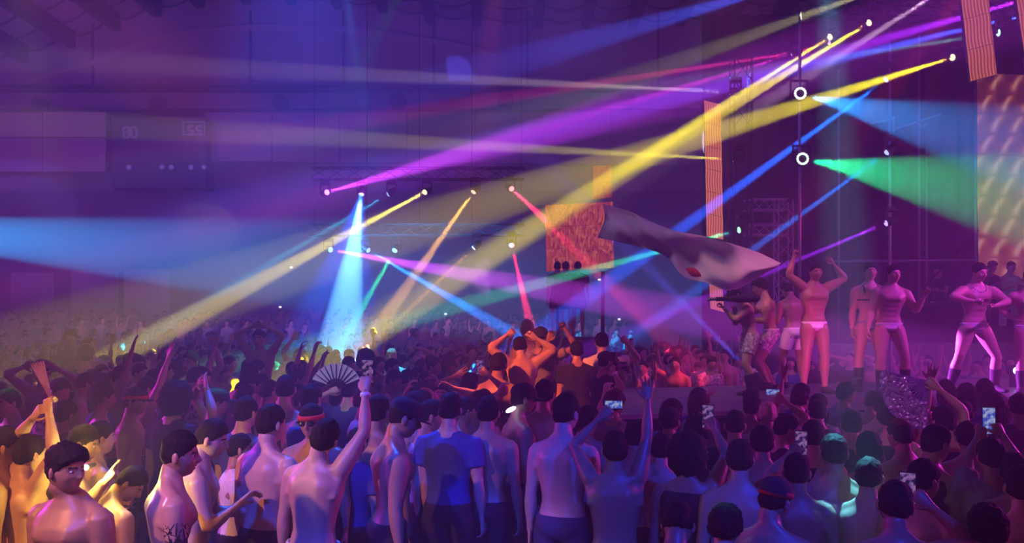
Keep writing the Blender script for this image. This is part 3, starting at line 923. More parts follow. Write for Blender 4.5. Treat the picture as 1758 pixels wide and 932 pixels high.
def x_headband(m):
    return lambda ps, o: ring_part(ps, o, 'headband', m, .045, .079, .099, .012, .016, .008)
def x_glasses(ps, o):
    mb = MB()
    for s in (-1, 1):
        mb.ball((s*.032, .093, .012), (.027,.007,.020), 12, 6)
        mb.box((s*.058-.002 if s > 0 else -.082, -.0, .013), (.082 if s > 0 else -.056, .085, .019))
    mb.box((-.012,.094,.012),(.012,.099,.018))
    put_head(mb, ps).build('sunglasses', M_LENS, o, True)
def x_boots(ps, o):
    for s in (1, -1):
        u, w = ps.legdirs(s)
        hp = np.array((s*.090, 0, .92)) + ps.off; kn = hp + u*.42; an = kn + w*.415
        fwd = unit((.18*s, 1, 0)); mb = MB()
        mb.tube([kn+w*.16, kn+w*.2, kn+w*.32, an-w*.02, an+np.array((0,0,-.03))], [.068,.070,.058,.052,.054], 14)
        mb.tube([an+np.array((0,0,-.03))-fwd*.062, an+np.array((0,0,-.025))-fwd*.03, an+np.array((0,0,-.022))+fwd*.04, an+np.array((0,0,-.042))+fwd*.12, an+np.array((0,0,-.05))+fwd*.21],
                [(.03,.05),(.045,.058),(.050,.058),(.054,.038),(.040,.024)], 14)
        v, f = remesh(mb, .012, 1); b = MB(); b.add(v, f); b.build('boot', M_BLACK, o, True)
def x_shoes(m):
    def fn(ps, o):
        for s in (1, -1):
            u, w = ps.legdirs(s)
            hp = np.array((s*.090, 0, .92)) + ps.off; kn = hp + u*.42; an = kn + w*.415
            fwd = unit((.18*s, 1, 0)); mb = MB()
            mb.tube([an+np.array((0,0,.02)), an+np.array((0,0,-.03))], [.046,.052], 12)
            mb.tube([an+np.array((0,0,-.03))-fwd*.062, an+np.array((0,0,-.028))-fwd*.03, an+np.array((0,0,-.028))+fwd*.04, an+np.array((0,0,-.045))+fwd*.12, an+np.array((0,0,-.052))+fwd*.21],
                    [(.03,.045),(.045,.053),(.050,.053),(.054,.036),(.040,.022)], 14)
            v, f = remesh(mb, .014, 1); b = MB(); b.add(v, f); b.build('shoe', m, o, True)
    return fn
def x_harness(ps, o):
    mb = MB()
    for s in (1, -1):
        pts = [ps.sp((s*.10,.115,1.30)), ps.sp((s*.10,.115,1.38)), ps.sp((s*.09,.03,1.475)), ps.sp((s*.085,-.085,1.42)), ps.sp((s*.06,-.125,1.32)), ps.sp((0,-.118,1.25))]
        mb.tube(pts, [(.016,.008)]*6, 6)
    ring = [ps.sp((.178*ps.bulk*math.cos(a), (.128 if math.sin(a) > 0 else .112)*ps.bulk*math.sin(a), 1.27)) for a in np.linspace(0, 2*math.pi, 25)]
    mb.tube(ring, [(.008,.018)]*25, 6, side=(0,0,1))
    mb.build('harness', M_BLACK, o, True)
def x_necklace(ps, o):
    mb = MB()
    for k in range(26):
        a = 2*math.pi*k/26
        mb.ball(ps.sp((.095*math.cos(a), .075*math.sin(a)+.03+.035*max(0,math.sin(a)), 1.475-.075*max(0,math.sin(a))**1.5)), .008, 6, 4)
    mb.build('necklace', M_ALU, o, True)
def x_watch(side):
    def fn(ps, o):
        s = 1 if side == 'R' else -1
        sh, el, wr, u, f = ps.joints(s); mb = MB()
        mb.tube([wr-f*.035, wr-f*.012], [(.033,.030)]*2, 14); mb.build('wristband', M_WHITE, o, True)
    return fn
def x_belt(ps, o):
    ring = [ps.sp((.172*math.cos(a), (.108 if math.sin(a) > 0 else .128)*math.sin(a), 1.005)) for a in np.linspace(0, 2*math.pi, 29)]
    mb = MB(); mb.tube(ring, [(.014,.008)]*29, 6, side=(0,0,1)); mb.build('belt', M_WHITE, o, True)
def x_tattoo(ps, o):
    """inked panel lying on the skin of the upper arm"""
    s = 1; sh, el, wr, u, f = ps.joints(s); rr = random.Random(4); mb = MB()
    a0 = unit(np.cross(u, (0,1,0))); b0 = np.cross(u, a0)
    for k in range(34):
        t = rr.uniform(.1,.8); an = rr.uniform(-1.5,1.5)
        c = sh*(1-t)+el*t; r = .0605 if t < .4 else .056
        pts = []
        for m_ in range(4):
            an2 = an+m_*.16*rr.choice((-1,1)); c2 = c+u*.012*m_*rr.choice((-1,1,1))
            pts.append(c2+(a0*math.cos(an2)+b0*math.sin(an2))*r)
        mb.tube(pts, [.0035]*4, 4)
    mb.build('tattoo', M_BLACK, o)
EXTRA = {'redband': x_headband(M_RED), 'whiteband': x_headband(M_WHITE), 'glasses': x_glasses, 'boots': x_boots, 'shoes': x_shoes(M_WHITE), 'darkshoes': x_shoes(M_BLACK),
         'harness': x_harness, 'necklace': x_necklace, 'watchR': x_watch('R'), 'watchL': x_watch('L'), 'belt': x_belt, 'tattoo': x_tattoo}

# ------------------------------------------------------------------ hand-held things
M_CASE = mat('phone_case', (.02,.02,.025), .35)
def screen_mat(name, c1, c2, es):
    m = bpy.data.materials.new(name); m.use_nodes = True; nt = m.node_tree; b = nt.nodes['Principled BSDF']
    tc = nt.nodes.new('ShaderNodeTexCoord'); n = nt.nodes.new('ShaderNodeTexNoise'); n.inputs['Scale'].default_value = 45
    r = nt.nodes.new('ShaderNodeValToRGB'); r.color_ramp.elements[0].color = (*c1,1); r.color_ramp.elements[1].color = (*c2,1)
    r.color_ramp.elements[0].position = .42; r.color_ramp.elements[1].position = .62
    nt.links.new(tc.outputs['Object'], n.inputs['Vector']); nt.links.new(n.outputs['Fac'], r.inputs[0]); nt.links.new(r.outputs[0], b.inputs['Emission Color'])
    b.inputs['Base Color'].default_value = (.01,.01,.012,1); b.inputs['Roughness'].default_value = .15; b.inputs['Emission Strength'].default_value = es
    return m
M_SCR = screen_mat('phone_picture', (.03,.02,.12), (.75,.35,1), .3)
M_SCRB = screen_mat('bright_phone_picture', (.05,.12,.8), (.6,.7,1), .5)
M_GLASS = mat('camera_glass', (.01,.01,.015), .1)
def phone(c, normal, label, tilt=0.0, scr=None, wide=False, s=1.0):
    w, h, t = (.038, .078, .0045) if not wide else (.078, .038, .0045)
    t0 = bpy.data.objects.new('mobile_phone', None); COL.objects.link(t0); t0.location = c
    tag(t0, label, 'phone', 'phones held up in the crowd')
    a = MB(); a.box((-w,-t,-h),(w,t,h)); o = a.build('case', M_CASE, t0)
    bv = o.modifiers.new('b','BEVEL'); bv.width = .006; bv.segments = 2
    a = MB(); a.box((-w+.004,-t-.0012,-h+.006),(w-.004,-t-.0002,h-.006)); a.build('screen', scr or M_SCR, t0)
    a = MB(); a.box((w-.036,t,h-.042),(w-.006,t+.003,h-.006)); cb = a.build('camera_bump', M_CASE, t0)
    a = MB()
    for q in ((w-.028,h-.016),(w-.014,h-.030)): a.tube([(q[0],t+.002,q[1]),(q[0],t+.0045,q[1])], [.006,.006], 10)
    a.build('lens', M_GLASS, cb)
    n = Vector(normal).normalized()      # the way the screen looks
    q = n.to_track_quat('-Y', 'Z'); t0.rotation_euler = (q @ Matrix.Rotation(tilt, 3, 'Y').to_quaternion()).to_euler(); t0.scale = (s,s,s)
    return t0
def palm(rec, side):
    k = 1 if side == 'R' else -1
    ps = rec['ps']; Rm, wr = hand_matrix(ps, k)
    return rec['w'](wr + Rm @ np.array((0,.028,.085))), Vector(tuple(rec['R'] @ Rm[:,2]))
def hold_phone(rec, side, label, **kw):
    p, ax = palm(rec, side)
    return phone(p + ax*.05, Vector((0,0,CZ))-p, label, **kw)

def fan(c, up, normal, r, spread, nrib, label, mleaf, mrib, seq=False):
    """open folding fan: ribs from a pivot, pleated leaf between them"""
    t0 = bpy.data.objects.new('hand_fan', None); COL.objects.link(t0); t0.location = c
    tag(t0, label, 'fan')
    n = Vector(normal).normalized(); u = Vector(up); u = (u-n*u.dot(n)).normalized(); x = u.cross(n)
    t0.rotation_euler = Matrix((x, -n, u)).transposed().to_euler()
    angs = [(-spread/2+spread*i/(nrib-1)) for i in range(nrib)]
    for i, a in enumerate(angs):
        b_ = MB(); dx, dz = math.sin(a), math.cos(a); yo = -.0008*i
        px_, pz_ = dz*.006, -dx*.006
        v = []
        for rr, w in ((-.02,1.0),(r*.5,1.0),(r*.98,.75)):
            for sgn in (-1,1):
                for yy in (-.0012,.0012):
                    v.append((dx*rr+px_*w*sgn, yo+yy, dz*rr+pz_*w*sgn))
        f = []
        for k in (0,4): f += [(k,k+2,k+6,k+4),(k+1,k+5,k+7,k+3),(k,k+4,k+5,k+1),(k+2,k+3,k+7,k+6)]
        f += [(0,1,3,2),(8,10,11,9)]
        b_.add(v, f); b_.build('rib', mrib, t0)
    b_ = MB(); v = []; f = []; m_ = (nrib-1)*2
    for i in range(m_+1):
        a = -spread/2+spread*i/m_; yy = .0065 if i % 2 else -.0025
        for rr in (r*.42, r):
            v += [(math.sin(a)*rr, yy*rr/r, math.cos(a)*rr), (math.sin(a)*rr, yy*rr/r+.0012, math.cos(a)*rr)]
    for i in range(m_):
        k = i*4; f += [(k,k+2,k+6,k+4),(k+1,k+5,k+7,k+3),(k+2,k+3,k+7,k+6),(k,k+4,k+5,k+1)]
    b_.add(v, f); leaf = b_.build('leaf', mleaf, t0)
    b_ = MB(); b_.tube([(0,-.01,0),(0,.012,0)], [.007,.007], 10); b_.build('rivet', M_ALU, t0)
    if seq:
        rr_ = random.Random(3); b_ = MB()
        for k in range(300):
            a = rr_.uniform(-spread/2, spread/2); q = r*math.sqrt(rr_.uniform(.2,.97))
            b_.ball((math.sin(a)*q, -.008, math.cos(a)*q), (.0135,.004,.0135), 6, 4, R=rotm('X', rr_.uniform(-.6,.6)) @ rotm('Z', rr_.uniform(-.6,.6)))
        tag(b_.build('sequins', mat('sequin', (.75,.5,.9), .3, .6), leaf), kind='stuff')
    return t0

D_ = dict
M_PURPLE = noisy(mat('purple_cloth', (.30,.10,.55), .6), 60, .2, .2)
A = ARMS
# ------------------------------------------------------------------ dancers on the runway
def K(rec): return rec
dancers = 'dancers on the runway stage'
DN = D_(bulk=1.10, armb=1.18, legb=1.14, muscle=1.5)
p4 = person(1400, 452, 11.4, 184, D_(DN, lean=2, LL=((.12,.05,-1),(.04,-.1,-1)), RL=((.10,.12,-1),(.04,-.12,-1)), hR='point', hL='relaxed', head=(0,4,0)),
  'muscular dancer in white briefs on the stage with both arms raised, one finger up', 'fade', cl=('briefs','white'), z0=SZ, q=1, group=dancers,
  ik=[('R', (1366,432,-.05), (1,.2,-.1)), ('L', (1424,446,.05), (1,.1,-.1))], extras=('darkshoes',))
p5 = person(1494, 452, 11.7, 176, D_(DN, R=A['down'], L=((.3,.1,-1),(.1,.3,-1)), head=(-5,-6,0), LL=((.12,.08,-1),(.05,-.12,-1)), RL=((.1,.0,-1),(.02,-.02,-1))),
  'bearded-looking dancer standing facing the floor in black knee boots, one arm hanging, beside the dancer in white briefs', 'fade', cl=('briefs','grey'), z0=SZ, group=dancers, extras=('boots','harness','necklace'))
p5['o']['label'] = 'dancer in black knee boots and a chest harness, arms hanging, at middle of stage'
p6 = person(1534, 455, 11.3, 168, D_(DN, lean=6, side=-6, R=A['down'], head=(20,-2,6), LL=((.25,.15,-1),(.05,-.25,-1)), RL=((.05,.12,-1),(.02,-.12,-1))),
  'dancer in white thong swinging one arm out sideways behind the sequinned fan', 'crop', cl=('briefs','white'), z0=SZ, group=dancers,
  ik=[('L', (1592,500,-.2), (.3,-.2,-1))], extras=('boots',))
p7 = person(1681, 452, 11.9, 182, D_(DN, bulk=1.14, lean=10, head=(12,8,4), LL=((.42,.22,-1),(.12,-.34,-1)), RL=((.42,.22,-1),(.12,-.34,-1)), hR='fist', hL='fist'),
  'stocky dancer in wide stance flexing both arms down in front, white briefs and chain', 'crop', cl=('briefs','white'), z0=SZ, group=dancers,
  ik=[('R', (1684,520,-.25), (1,.3,-.2)), ('L', (1700,528,-.3), (1,.3,-.2))], extras=('boots','necklace'))
p8 = person(1768, 462, 11.2, 150, D_(DN, lean=8, R=A['hip'], L=A['hip']), 'dancer cut off by the picture edge with a hand on the hip', 'fade', cl=('briefs','white'), z0=SZ, group=dancers, extras=('boots',))
p1 = person(1262, 497, 10.9, 100, D_(DN, bulk=1.02, lean=24, head=(8,22,0), hR='grip', hL='grip', LL=((.1,.35,-1),(.0,-.45,-1)), RL=((.12,-.05,-1),(.0,-.15,-1))),
  'dancer in printed sarong shorts and black boots aiming a long black haze gun', 'cap', cl=('shorts','print'), z0=SZ, group=dancers, extras=('boots','watchL'),
  ik=[('R', (1262,528,-.12), (.6,-.3,-1)), ('L', (1237,522,-.08), (.5,-.2,-1))], clamp=(.85,1.1))
p2 = person(1305, 480, 11.8, 82, D_(DN, bulk=.96, lean=14, head=(0,6,0), LL=((.15,.75,-1),(.05,-.55,-1)), RL=((.12,.35,-1),(.05,-.60,-1)), hL='open'),
  'curly haired dancer with bent knees reaching towards the haze gun, white waistband', 'curly', cl=('shorts','print'), z0=SZ, group=dancers,
  ik=[('L', (1272,545,-.1), (.3,-.3,-1)), ('R', (1283,510,-.2), (.3,-.2,-1))], extras=('darkshoes','belt'), clamp=(.88,1.1))
p3 = person(1352, 488, 12.4, 14, D_(DN, lean=18, head=(10,14,0), R=A['bent'], L=A['bent'], LL=((.14,.3,-1),(.02,-.3,-1)), RL=((.14,.15,-1),(.02,-.2,-1))),
  'dancer turned away with bare back and a white towel round the hips', 'crop', cl=('shorts','white'), z0=SZ, group=dancers, extras=('darkshoes',), clamp=(.88,1.1))
# people on the rear deck
dj = 'people on the rear deck'
person(1610, 455, 19.0, 120, D_(head=(0,18,0), R=A['bent'], L=A['bent']), 'DJ with blue-lit headphones bending over the dark desk', 'crop', cl=('trousers','black'), top=('tee','black'), z0=1.95, q=2, group=dj)
person(1703, 449, 18.6, 200, D_(head=(10,8,0), R=A['chest'], L=A['down']), 'person in a black shirt standing behind the flexing dancer', 'quiff', cl=('trousers','black'), top=('tee','black'), z0=1.95, q=2, group=dj)
person(1736, 449, 18.3, 190, D_(R=A['chest'], L=A['chest'], hR='grip', LL=((.22,.05,-1),(.08,-.05,-1)), RL=((.22,.05,-1),(.08,-.05,-1))), 'person in cream trousers and pale top on the rear deck before the orange screen', 'crop', cl=('trousers','white'), top=('tank','white'), z0=1.95, q=2, group=dj)

# ------------------------------------------------------------------ near crowd, one by one
S = ('shorts','black'); J = ('trousers','denim'); BK = ('trousers','black')
N_ = person
hero = N_(112, 765, 4.0, 164, D_(bulk=1.12, armb=1.12, lean=2, head=(86,8,-2), muscle=1.3), 'bare-chested man at near left, short quiff, face turned to the amber light', 'quiff', cl=J, q=0)
h2 = N_(308, 742, 4.35, -62, D_(bulk=1.05, armb=1.12, head=(-18,6,4), R=((.25,.1,-1),(.05,.7,-.7)), muscle=1.2), 'bare-backed man in profile with dark tattoos on his arm, beside the amber-lit group', 'fade', cl=S, q=0, extras=('tattoo',))
h3 = N_(362, 722, 5.0, -75, D_(head=(-10,12,0), lean=8, R=A['chest'], L=A['bent']), 'blue-lit man with folded arms right behind the tattooed man', 'crop', cl=BK, q=1)
a4 = N_(142, 732, 5.1, -58, D_(bulk=1.1, armb=1.25, lean=12, head=(-20,8,0), hR='point', hL='grip'), 'man in yellow light raising a glowing pointing finger', 'crop', cl=('shorts','yellow'), q=0,
  ik=[('R', (192,812,-.35), (.6,-.3,-1)), ('L', (212,858,-.1), (.4,-.4,-1))])
N_(172, 724, 5.9, -50, D_(), 'dim man standing right behind the man in yellow light', 'crop', cl=S)
N_(222, 810, 4.9, -35, D_(bulk=1.0, head=(-40,30,10), lean=22, R=A['bent']), 'stooping man in grey shorts lit amber, between the two nearest men', 'fade', cl=('shorts','grey'), clamp=(.8,1.1))
N_(232, 666, 7.2, -80, D_(head=(-10,2,0)), 'man in a black cap and red headband with magenta-lit shoulders', 'cap', cl=S, extras=('redband',))
N_(8, 734, 4.9, -60, D_(R=A['down']), 'man in a black cap at the picture edge behind the nearest man', 'cap', cl=S)
f1 = N_(52, 748, 5.6, -35, D_(hR='grip', hL='grip'), 'magenta-lit man with both arms up holding a folded purple fan', 'crop', cl=S, ik=[('R', (82,690,-.1), (.8,0,-.6)), ('L', (66,705,-.1), (.8,0,-.6))])
N_(113, 688, 6.6, -30, D_(), 'dark-haired man seen from behind beside the raised purple fan', 'crop', cl=S, top=('tee','black'))
N_(14, 668, 7.0, 150, D_(), 'green-lit man at the picture edge, face in green light', 'crop', cl=S, top=('tank','white'))
N_(302, 662, 6.8, -20, D_(), 'person with big dark curly hair behind the tattooed man', 'big', cl=S, top=('tee','black'))
N_(334, 748, 6.4, -40, D_(), 'woman with long dark hair in a black top near the tattooed man', 'long', cl=S, top=('tank','black'), clamp=(.8,1.1))
f2 = N_(372, 668, 7.0, -60, D_(hR='open', hL='open'), 'man in a green-lit cap clapping both hands high', 'cap', cl=S, ik=[('R', (352,655,-.2), (.8,0,-.5)), ('L', (343,655,-.1), (.9,0,-.5))])
N_(422, 682, 6.2, -25, D_(), 'blue-lit man with thick hair seen from behind, right of the clapping man', 'crop', cl=S, top=('tee','navy'))
N_(412, 745, 5.7, -70, D_(R=A['bent']), 'person in a cream shirt glowing yellow, left of the pink-backed man', 'crop', cl=S, top=('tee','white'), clamp=(.8,1.1))
N_(465, 695, 5.25, -28, D_(bulk=1.05, head=(-10,0,0)), 'pink-lit bare back of a man with black hair left of centre', 'crop', cl=BK, q=0)
N_(490, 642, 7.1, -15, D_(bulk=1.1, armb=1.15, head=(15,-4,0)), 'tall man with shaved magenta-lit head beside the blue column of light', 'buzz', cl=S)
N_(535, 694, 5.7, 172, D_(head=(0,6,0)), 'man in dark sunglasses looking towards the camera', 'crop', cl=S, extras=('glasses','redband'))
N_(534, 660, 6.8, -20, D_(), 'blue-lit back of a round head just below the open white fan', 'crop', cl=S, top=('tank','navy'))
b5 = N_(556, 720, 4.95, -22, D_(bulk=1.04, head=(12,-8,14), side=4, hR='grip'), 'bare-backed man in belted trousers raising a phone high', 'crop', cl=J, q=0, ik=[('R', (628,652,.1), (.9,-.1,-.6))], extras=('belt','watchR'))
N_(648, 680, 6.0, -18, D_(bulk=1.08), 'broad bare back rimmed in pink, black trousers, next to the raised phone', 'fade', cl=BK, q=0)
N_(694, 687, 5.3, -72, D_(bulk=1.1, armb=1.12, lean=7, head=(-6,16,0)), 'bare-chested man in a black flat-topped cap seen in profile, arm hanging', 'cap', cl=BK, q=0)
N_(740, 688, 6.2, -80, D_(head=(0,8,0)), 'man in profile with stubble behind the man in the flat-topped cap', 'fade', cl=S, top=('tank','grey'))
N_(773, 675, 6.0, -12, D_(), 'dark-haired man from behind in a blue-lit shirt near the centre', 'crop', cl=BK, top=('tee','navy'), q=1)
N_(838, 681, 6.1, -14, D_(bulk=1.1, muscle=1.2), 'broad bare back in violet light, black trousers, at the centre', 'crop', cl=BK, q=0)
c2 = N_(898, 660, 6.7, -70, D_(head=(-5,6,0)), 'man in a blue cap with a glowing white ear light', 'cap', cl=S)
N_(935, 652, 7.0, -22, D_(bulk=1.05), 'tall man with thick dark hair behind the lean violet back', 'crop', cl=S)
N_(971, 679, 5.5, -24, D_(bulk=1.04, head=(-12,4,0), muscle=1.2), 'lean bare back in violet light right of centre, head taller than his neighbours', 'fade', cl=J, q=0)
c5 = N_(1056, 741, 5.0, -8, D_(bulk=1.0, head=(5,-4,0), hR='open', hL='grip'), 'slim bare-backed man reaching both arms high, blue trousers', 'crop', cl=('trousers','navy'), q=0,
  ik=[('R', (1113,660,.15), (.9,0,-.4)), ('L', (1042,705,.2), (.9,0,-.5))])
c6 = N_(1182, 752, 4.9, -30, D_(hR='grip', head=(-10,0,-6)), 'person with a mass of dark hair and one bare arm curved up holding a phone', 'big', cl=S, top=('tank','black'), ik=[('R', (1218,722,.3), (.9,-.3,-.3))], clamp=(.85,1.1))
N_(1164, 874, 3.75, -20, D_(bulk=1.0, head=(0,26,0), lean=20), 'blue-lit head bowed at the bottom of the picture between bare shoulders', 'crop', cl=S, clamp=(.8,1.1))
N_(1245, 872, 3.9, -30, D_(head=(0,10,0)), 'person with cyan-lit hair at the bottom of the picture', 'curly', cl=S, top=('tank','navy'), clamp=(.8,1.1))
N_(1270, 756, 5.0, -18, D_(bulk=1.02), 'bare-backed man behind the bent arm with the phone', 'crop', cl=S)
N_(1308, 731, 5.9, -12, D_(bulk=1.1), 'man with magenta-edged round shoulders in the near crowd', 'crop', cl=S)
N_(1329, 822, 4.0, -34, D_(head=(-14,12,6), bulk=1.05), 'man in a dark cap with a red headband at the near bottom', 'beanie', cl=S, q=0, extras=('redband',), clamp=(.85,1.1))
d5 = N_(1368, 780, 4.7, -12, D_(bulk=1.0, hL='grip'), 'bare-backed man holding a small phone just above his head', 'fade', cl=S, q=0, ik=[('L', (1368,768,.35), (1,.0,-.4))], clamp=(.85,1.1))
N_(1432, 746, 4.9, -10, D_(bulk=1.12, muscle=1.2), 'broad bare back with a cyan glow on the shoulder', 'crop', cl=S, q=0)
N_(1492, 786, 4.6, -35, D_(bulk=1.1, armb=1.35, L=A['flex'], R=A['out']), 'man with a bright cyan-white shoulder between two bare backs', 'crop', cl=S, clamp=(.85,1.1))
d8 = N_(1537, 828, 3.75, -10, D_(bulk=1.05, head=(-8,8,6), hR='grip'), 'magenta-lit man nearest the camera holding a dark phone at his ear', 'crop', cl=S, q=0, ik=[('R', (1578,852,.16), (.9,-.2,-.7))], clamp=(.85,1.1))
N_(1584, 791, 4.3, -58, D_(bulk=1.08, head=(-8,6,0)), 'man with a faded haircut in profile, red light behind his crown', 'fade', cl=S, q=0, clamp=(.85,1.1))
N_(1606, 731, 5.1, -66, D_(head=(-6,4,0)), 'pink-faced man in profile wearing a dark strap top', 'fade', cl=S, top=('tank','black'), q=1)
N_(1492, 742, 5.7, -20, D_(), 'man in a bright red top deep in the crowd', 'crop', cl=S, top=('tee','red'))
N_(1527, 693, 6.5, -15, D_(), 'dark curly head right below the dancer in the white thong', 'curly', cl=S, top=('tank','black'))
N_(1545, 720, 6.0, 20, D_(), 'red-tinted dark head beside the man in the red top', 'crop', cl=S)
d13 = N_(1622, 700, 6.2, -10, D_(hR='grip'), 'person with a raised bent arm holding the sequinned fan', 'quiff', cl=S, top=('tank','black'), ik=[('R', (1598,655,.1), (1,.1,-.1))])
d14 = N_(1702, 752, 4.8, -6, D_(hR='grip', hL='grip'), 'person holding a phone up with both hands at near right', 'crop', cl=S, top=('tee','grey'), q=0, ik=[('R', (1712,732,.38), (1,0,-.8)), ('L', (1686,732,.38), (1,0,-.8))])
N_(1742, 778, 4.6, -25, D_(bulk=1.05), 'dark head against the right picture edge, beside the two-handed phone', 'crop', cl=S, clamp=(.85,1.1))
N_(1696, 872, 3.7, -20, D_(bulk=1.05), 'curly-topped man at the bottom right corner', 'curly', cl=S, q=0, clamp=(.8,1.1))
N_(1754, 800, 4.1, -20, D_(bulk=1.1), 'violet-lit bare shoulder at the right edge of the picture', 'crop', cl=S, clamp=(.85,1.1))
N_(1750, 676, 7.0, -20, D_(), 'far right head silhouetted below the stage edge', 'crop', cl=S, top=('tee','black'))
N_(1403, 686, 7.2, -8, D_(), 'dark head with pale neck right in front of the stage edge strip', 'crop', cl=S, top=('tee','black'))
N_(1396, 722, 6.2, -20, D_(), 'two-toned crop-haired man below the head at the stage edge', 'crop', cl=S, top=('tank','black'))
N_(1349, 712, 6.5, -75, D_(head=(-10,10,0)), 'man in profile in a dark patterned shirt near the stage', 'crop', cl=S, top=('tee','black'))
d16 = N_(1318, 690, 7.4, -20, D_(hR='grip'), 'grey-haired person raising a tiny glowing phone to the stage', 'crop', 'w', cl=S, top=('tee','grey'), ik=[('R', (1336,680,.1), (1,0,-.5))])
N_(1150, 700, 7.0, -25, D_(), 'man in a blue cap near the left end of the stage', 'cap', cl=S, top=('tank','white'))
N_(1197, 716, 6.4, -10, D_(), 'violet-haired head beside the raised arm with the phone', 'curly', cl=S, top=('tee','black'))
N_(1262, 705, 7.1, -20, D_(), 'dim head close below the left half of the stage', 'crop', cl=S, top=('tee','black'))
N_(1010, 700, 6.5, -20, D_(), 'curly head between the lean violet back and the reaching man', 'curly', cl=S, top=('tee','grey'))
N_(1092, 722, 6.3, -30, D_(), 'man close behind the reaching man, head half hidden', 'crop', cl=S)
N_(1135, 745, 5.6, -20, D_(), 'dark-haired man between the reaching man and the massed hair', 'crop', cl=S, clamp=(.85,1.1))
N_(1232, 770, 5.4, -15, D_(bulk=1.0), 'man half hidden behind the curved bare arm', 'crop', cl=S, clamp=(.85,1.1))
N_(615, 735, 5.9, -30, D_(), 'shaded man between the raised phone arm and the broad back', 'crop', cl=S, top=('tee','navy'), clamp=(.85,1.1))
N_(1662, 724, 5.7, -20, D_(), 'dark head just left of the two-handed phone', 'crop', cl=S, clamp=(.85,1.1))
N_(1462, 705, 6.7, -15, D_(), 'head in shade under the edge strip, third from the patterned shirt', 'crop', cl=S, top=('tee','black'))

# ------------------------------------------------------------------ raised group left of the stage, on a low riser
riser = MB(); riser.box((-.55, 8.3, 0), (1.06, 10.8, .42)); ro = riser.build('low_riser', M_METAL)
tag(ro, 'low black riser under the raised group, left of the stage', 'platform')
RZ = .42
c8 = N_(893, 579, 9.6, 10, D_(bulk=1.0, armb=1.2, muscle=1.5, head=(-20,14,-8)), 'orange-lit man from behind with both hands on his head on the riser', 'crop', cl=S, z0=RZ, q=1, ik=[('L', (878,570,0), (1,0,.4)), ('R', (912,575,0), (1,0,.3))], clamp=(.8,1.1))
c9 = N_(928, 562, 10.3, 175, D_(hL='point', head=(0,0,0)), 'man in dark sunglasses and open pale collar raising one finger', 'cap', cl=S, top=('tee','grey'), z0=RZ, q=1, ik=[('L', (965,556,-.1), (1,0,-.5)), ('R', (945,575,-.2), (.2,.3,-1))], extras=('glasses',), clamp=(.8,1.1))
N_(905, 546, 10.7, 30, D_(), 'person with a bald pale head behind the orange-lit man', None, cl=S, z0=RZ, q=2, clamp=(.8,1.15))
N_(856, 606, 9.2, -20, D_(bulk=1.0, lean=6), 'orange-edged bare back beside the man with hands on head', 'crop', cl=S, z0=.0, q=1, clamp=(.9,1.15))
c11 = N_(1033, 571, 10.2, 8, D_(hR='point'), 'person in a pale shirt with one arm raised behind the photographer', 'crop', cl=S, top=('tee','white'), z0=RZ, q=1, ik=[('R', (1070,580,0), (1,0,-.6))], clamp=(.8,1.1))
c12 = N_(1040, 604, 8.8, -60, D_(lean=4, hR='grip', hL='grip'), 'photographer in black clothes lifting a camera, pale wristband', 'cap', cl=BK, top=('tee','black'), z0=RZ, q=1, ik=[('R', (1050,632,-.2), (.6,0,-1)), ('L', (1054,636,.15), (.6,0,-1))], extras=('watchR',), clamp=(.75,1.1))
N_(990, 586, 9.7, 5, D_(), 'person in dark clothes standing between the sunglasses man and the photographer', 'crop', cl=BK, top=('tee','black'), z0=RZ, q=2, clamp=(.75,1.1))

# ------------------------------------------------------------------ notable people further back
N_(445, 566, 11.5, 178, D_(hR='relaxed', hL='relaxed', bulk=.96), 'tall pale person arching both arms in a ring overhead', 'crop', cl=S, q=1, z0=.35, ik=[('L', (447,556,0), (1,0,.2)), ('R', (443,556,0), (1,0,.2))], clamp=(.9,1.1))
N_(328, 603, 10.0, 160, D_(hL='fist'), 'green-lit man thrusting one fist upward', 'crop', cl=S, q=1, ik=[('L', (364,580,-.1), (.6,0,-.8))], clamp=(.9,1.15))
N_(122, 566, 13.0, 180, D_(), 'red-lit man standing above the crowd at left', 'crop', cl=S, q=2, z0=.4)
N_(152, 580, 12.0, 190, D_(), 'man lit red and green just behind the tall dark back', 'fade', cl=S, q=2, z0=.25)
N_(148, 592, 10.5, 4, D_(bulk=1.1), 'tall dark back in a black shirt rimmed with green light', 'crop', cl=BK, top=('tee','black'), q=1, clamp=(.9,1.18))
N_(72, 618, 9.2, 175, D_(hR='open', hL='open'), 'person folding both arms over the brow at left', 'crop', cl=S, top=('tank','grey'), q=1, ik=[('L', (88,628,-.1), (1,0,.2)), ('R', (50,626,-.1), (1,0,.2))], clamp=(.9,1.1))
N_(226, 606, 10.8, -60, D_(), 'person in a peaked cap silhouetted below the end of the yellow beam', 'cap', cl=S, top=('tee','grey'), q=2)
N_(672, 588, 13.6, 175, D_(R=A['high'], L=A['bent']), 'cyan-lit person left of a cyan-lit pair, hand up', 'crop', 'w', cl=S, top=('tee','white'), q=2)
N_(703, 592, 13.4, 185, D_(L=A['head'], R=A['bent']), 'cyan-lit person right of a cyan-lit pair, hand on head', 'crop', 'w', cl=S, top=('tee','white'), q=2)
f3 = N_(628, 566+26, 12.0, 20, D_(), 'dark-haired person silhouetted at the foot of the amber beam', 'big', cl=S, top=('tee','black'), q=2)
N_(760, 655, 8.0, 170, D_(L=A['head']), 'orange-faced man with an arm bent over his brow', 'crop', cl=S, top=('tank','black'), q=1)
N_(735, 652, 8.4, 160, D_(), 'orange-lit man glancing back beside the arm-over-brow man', 'crop', cl=S, q=2)
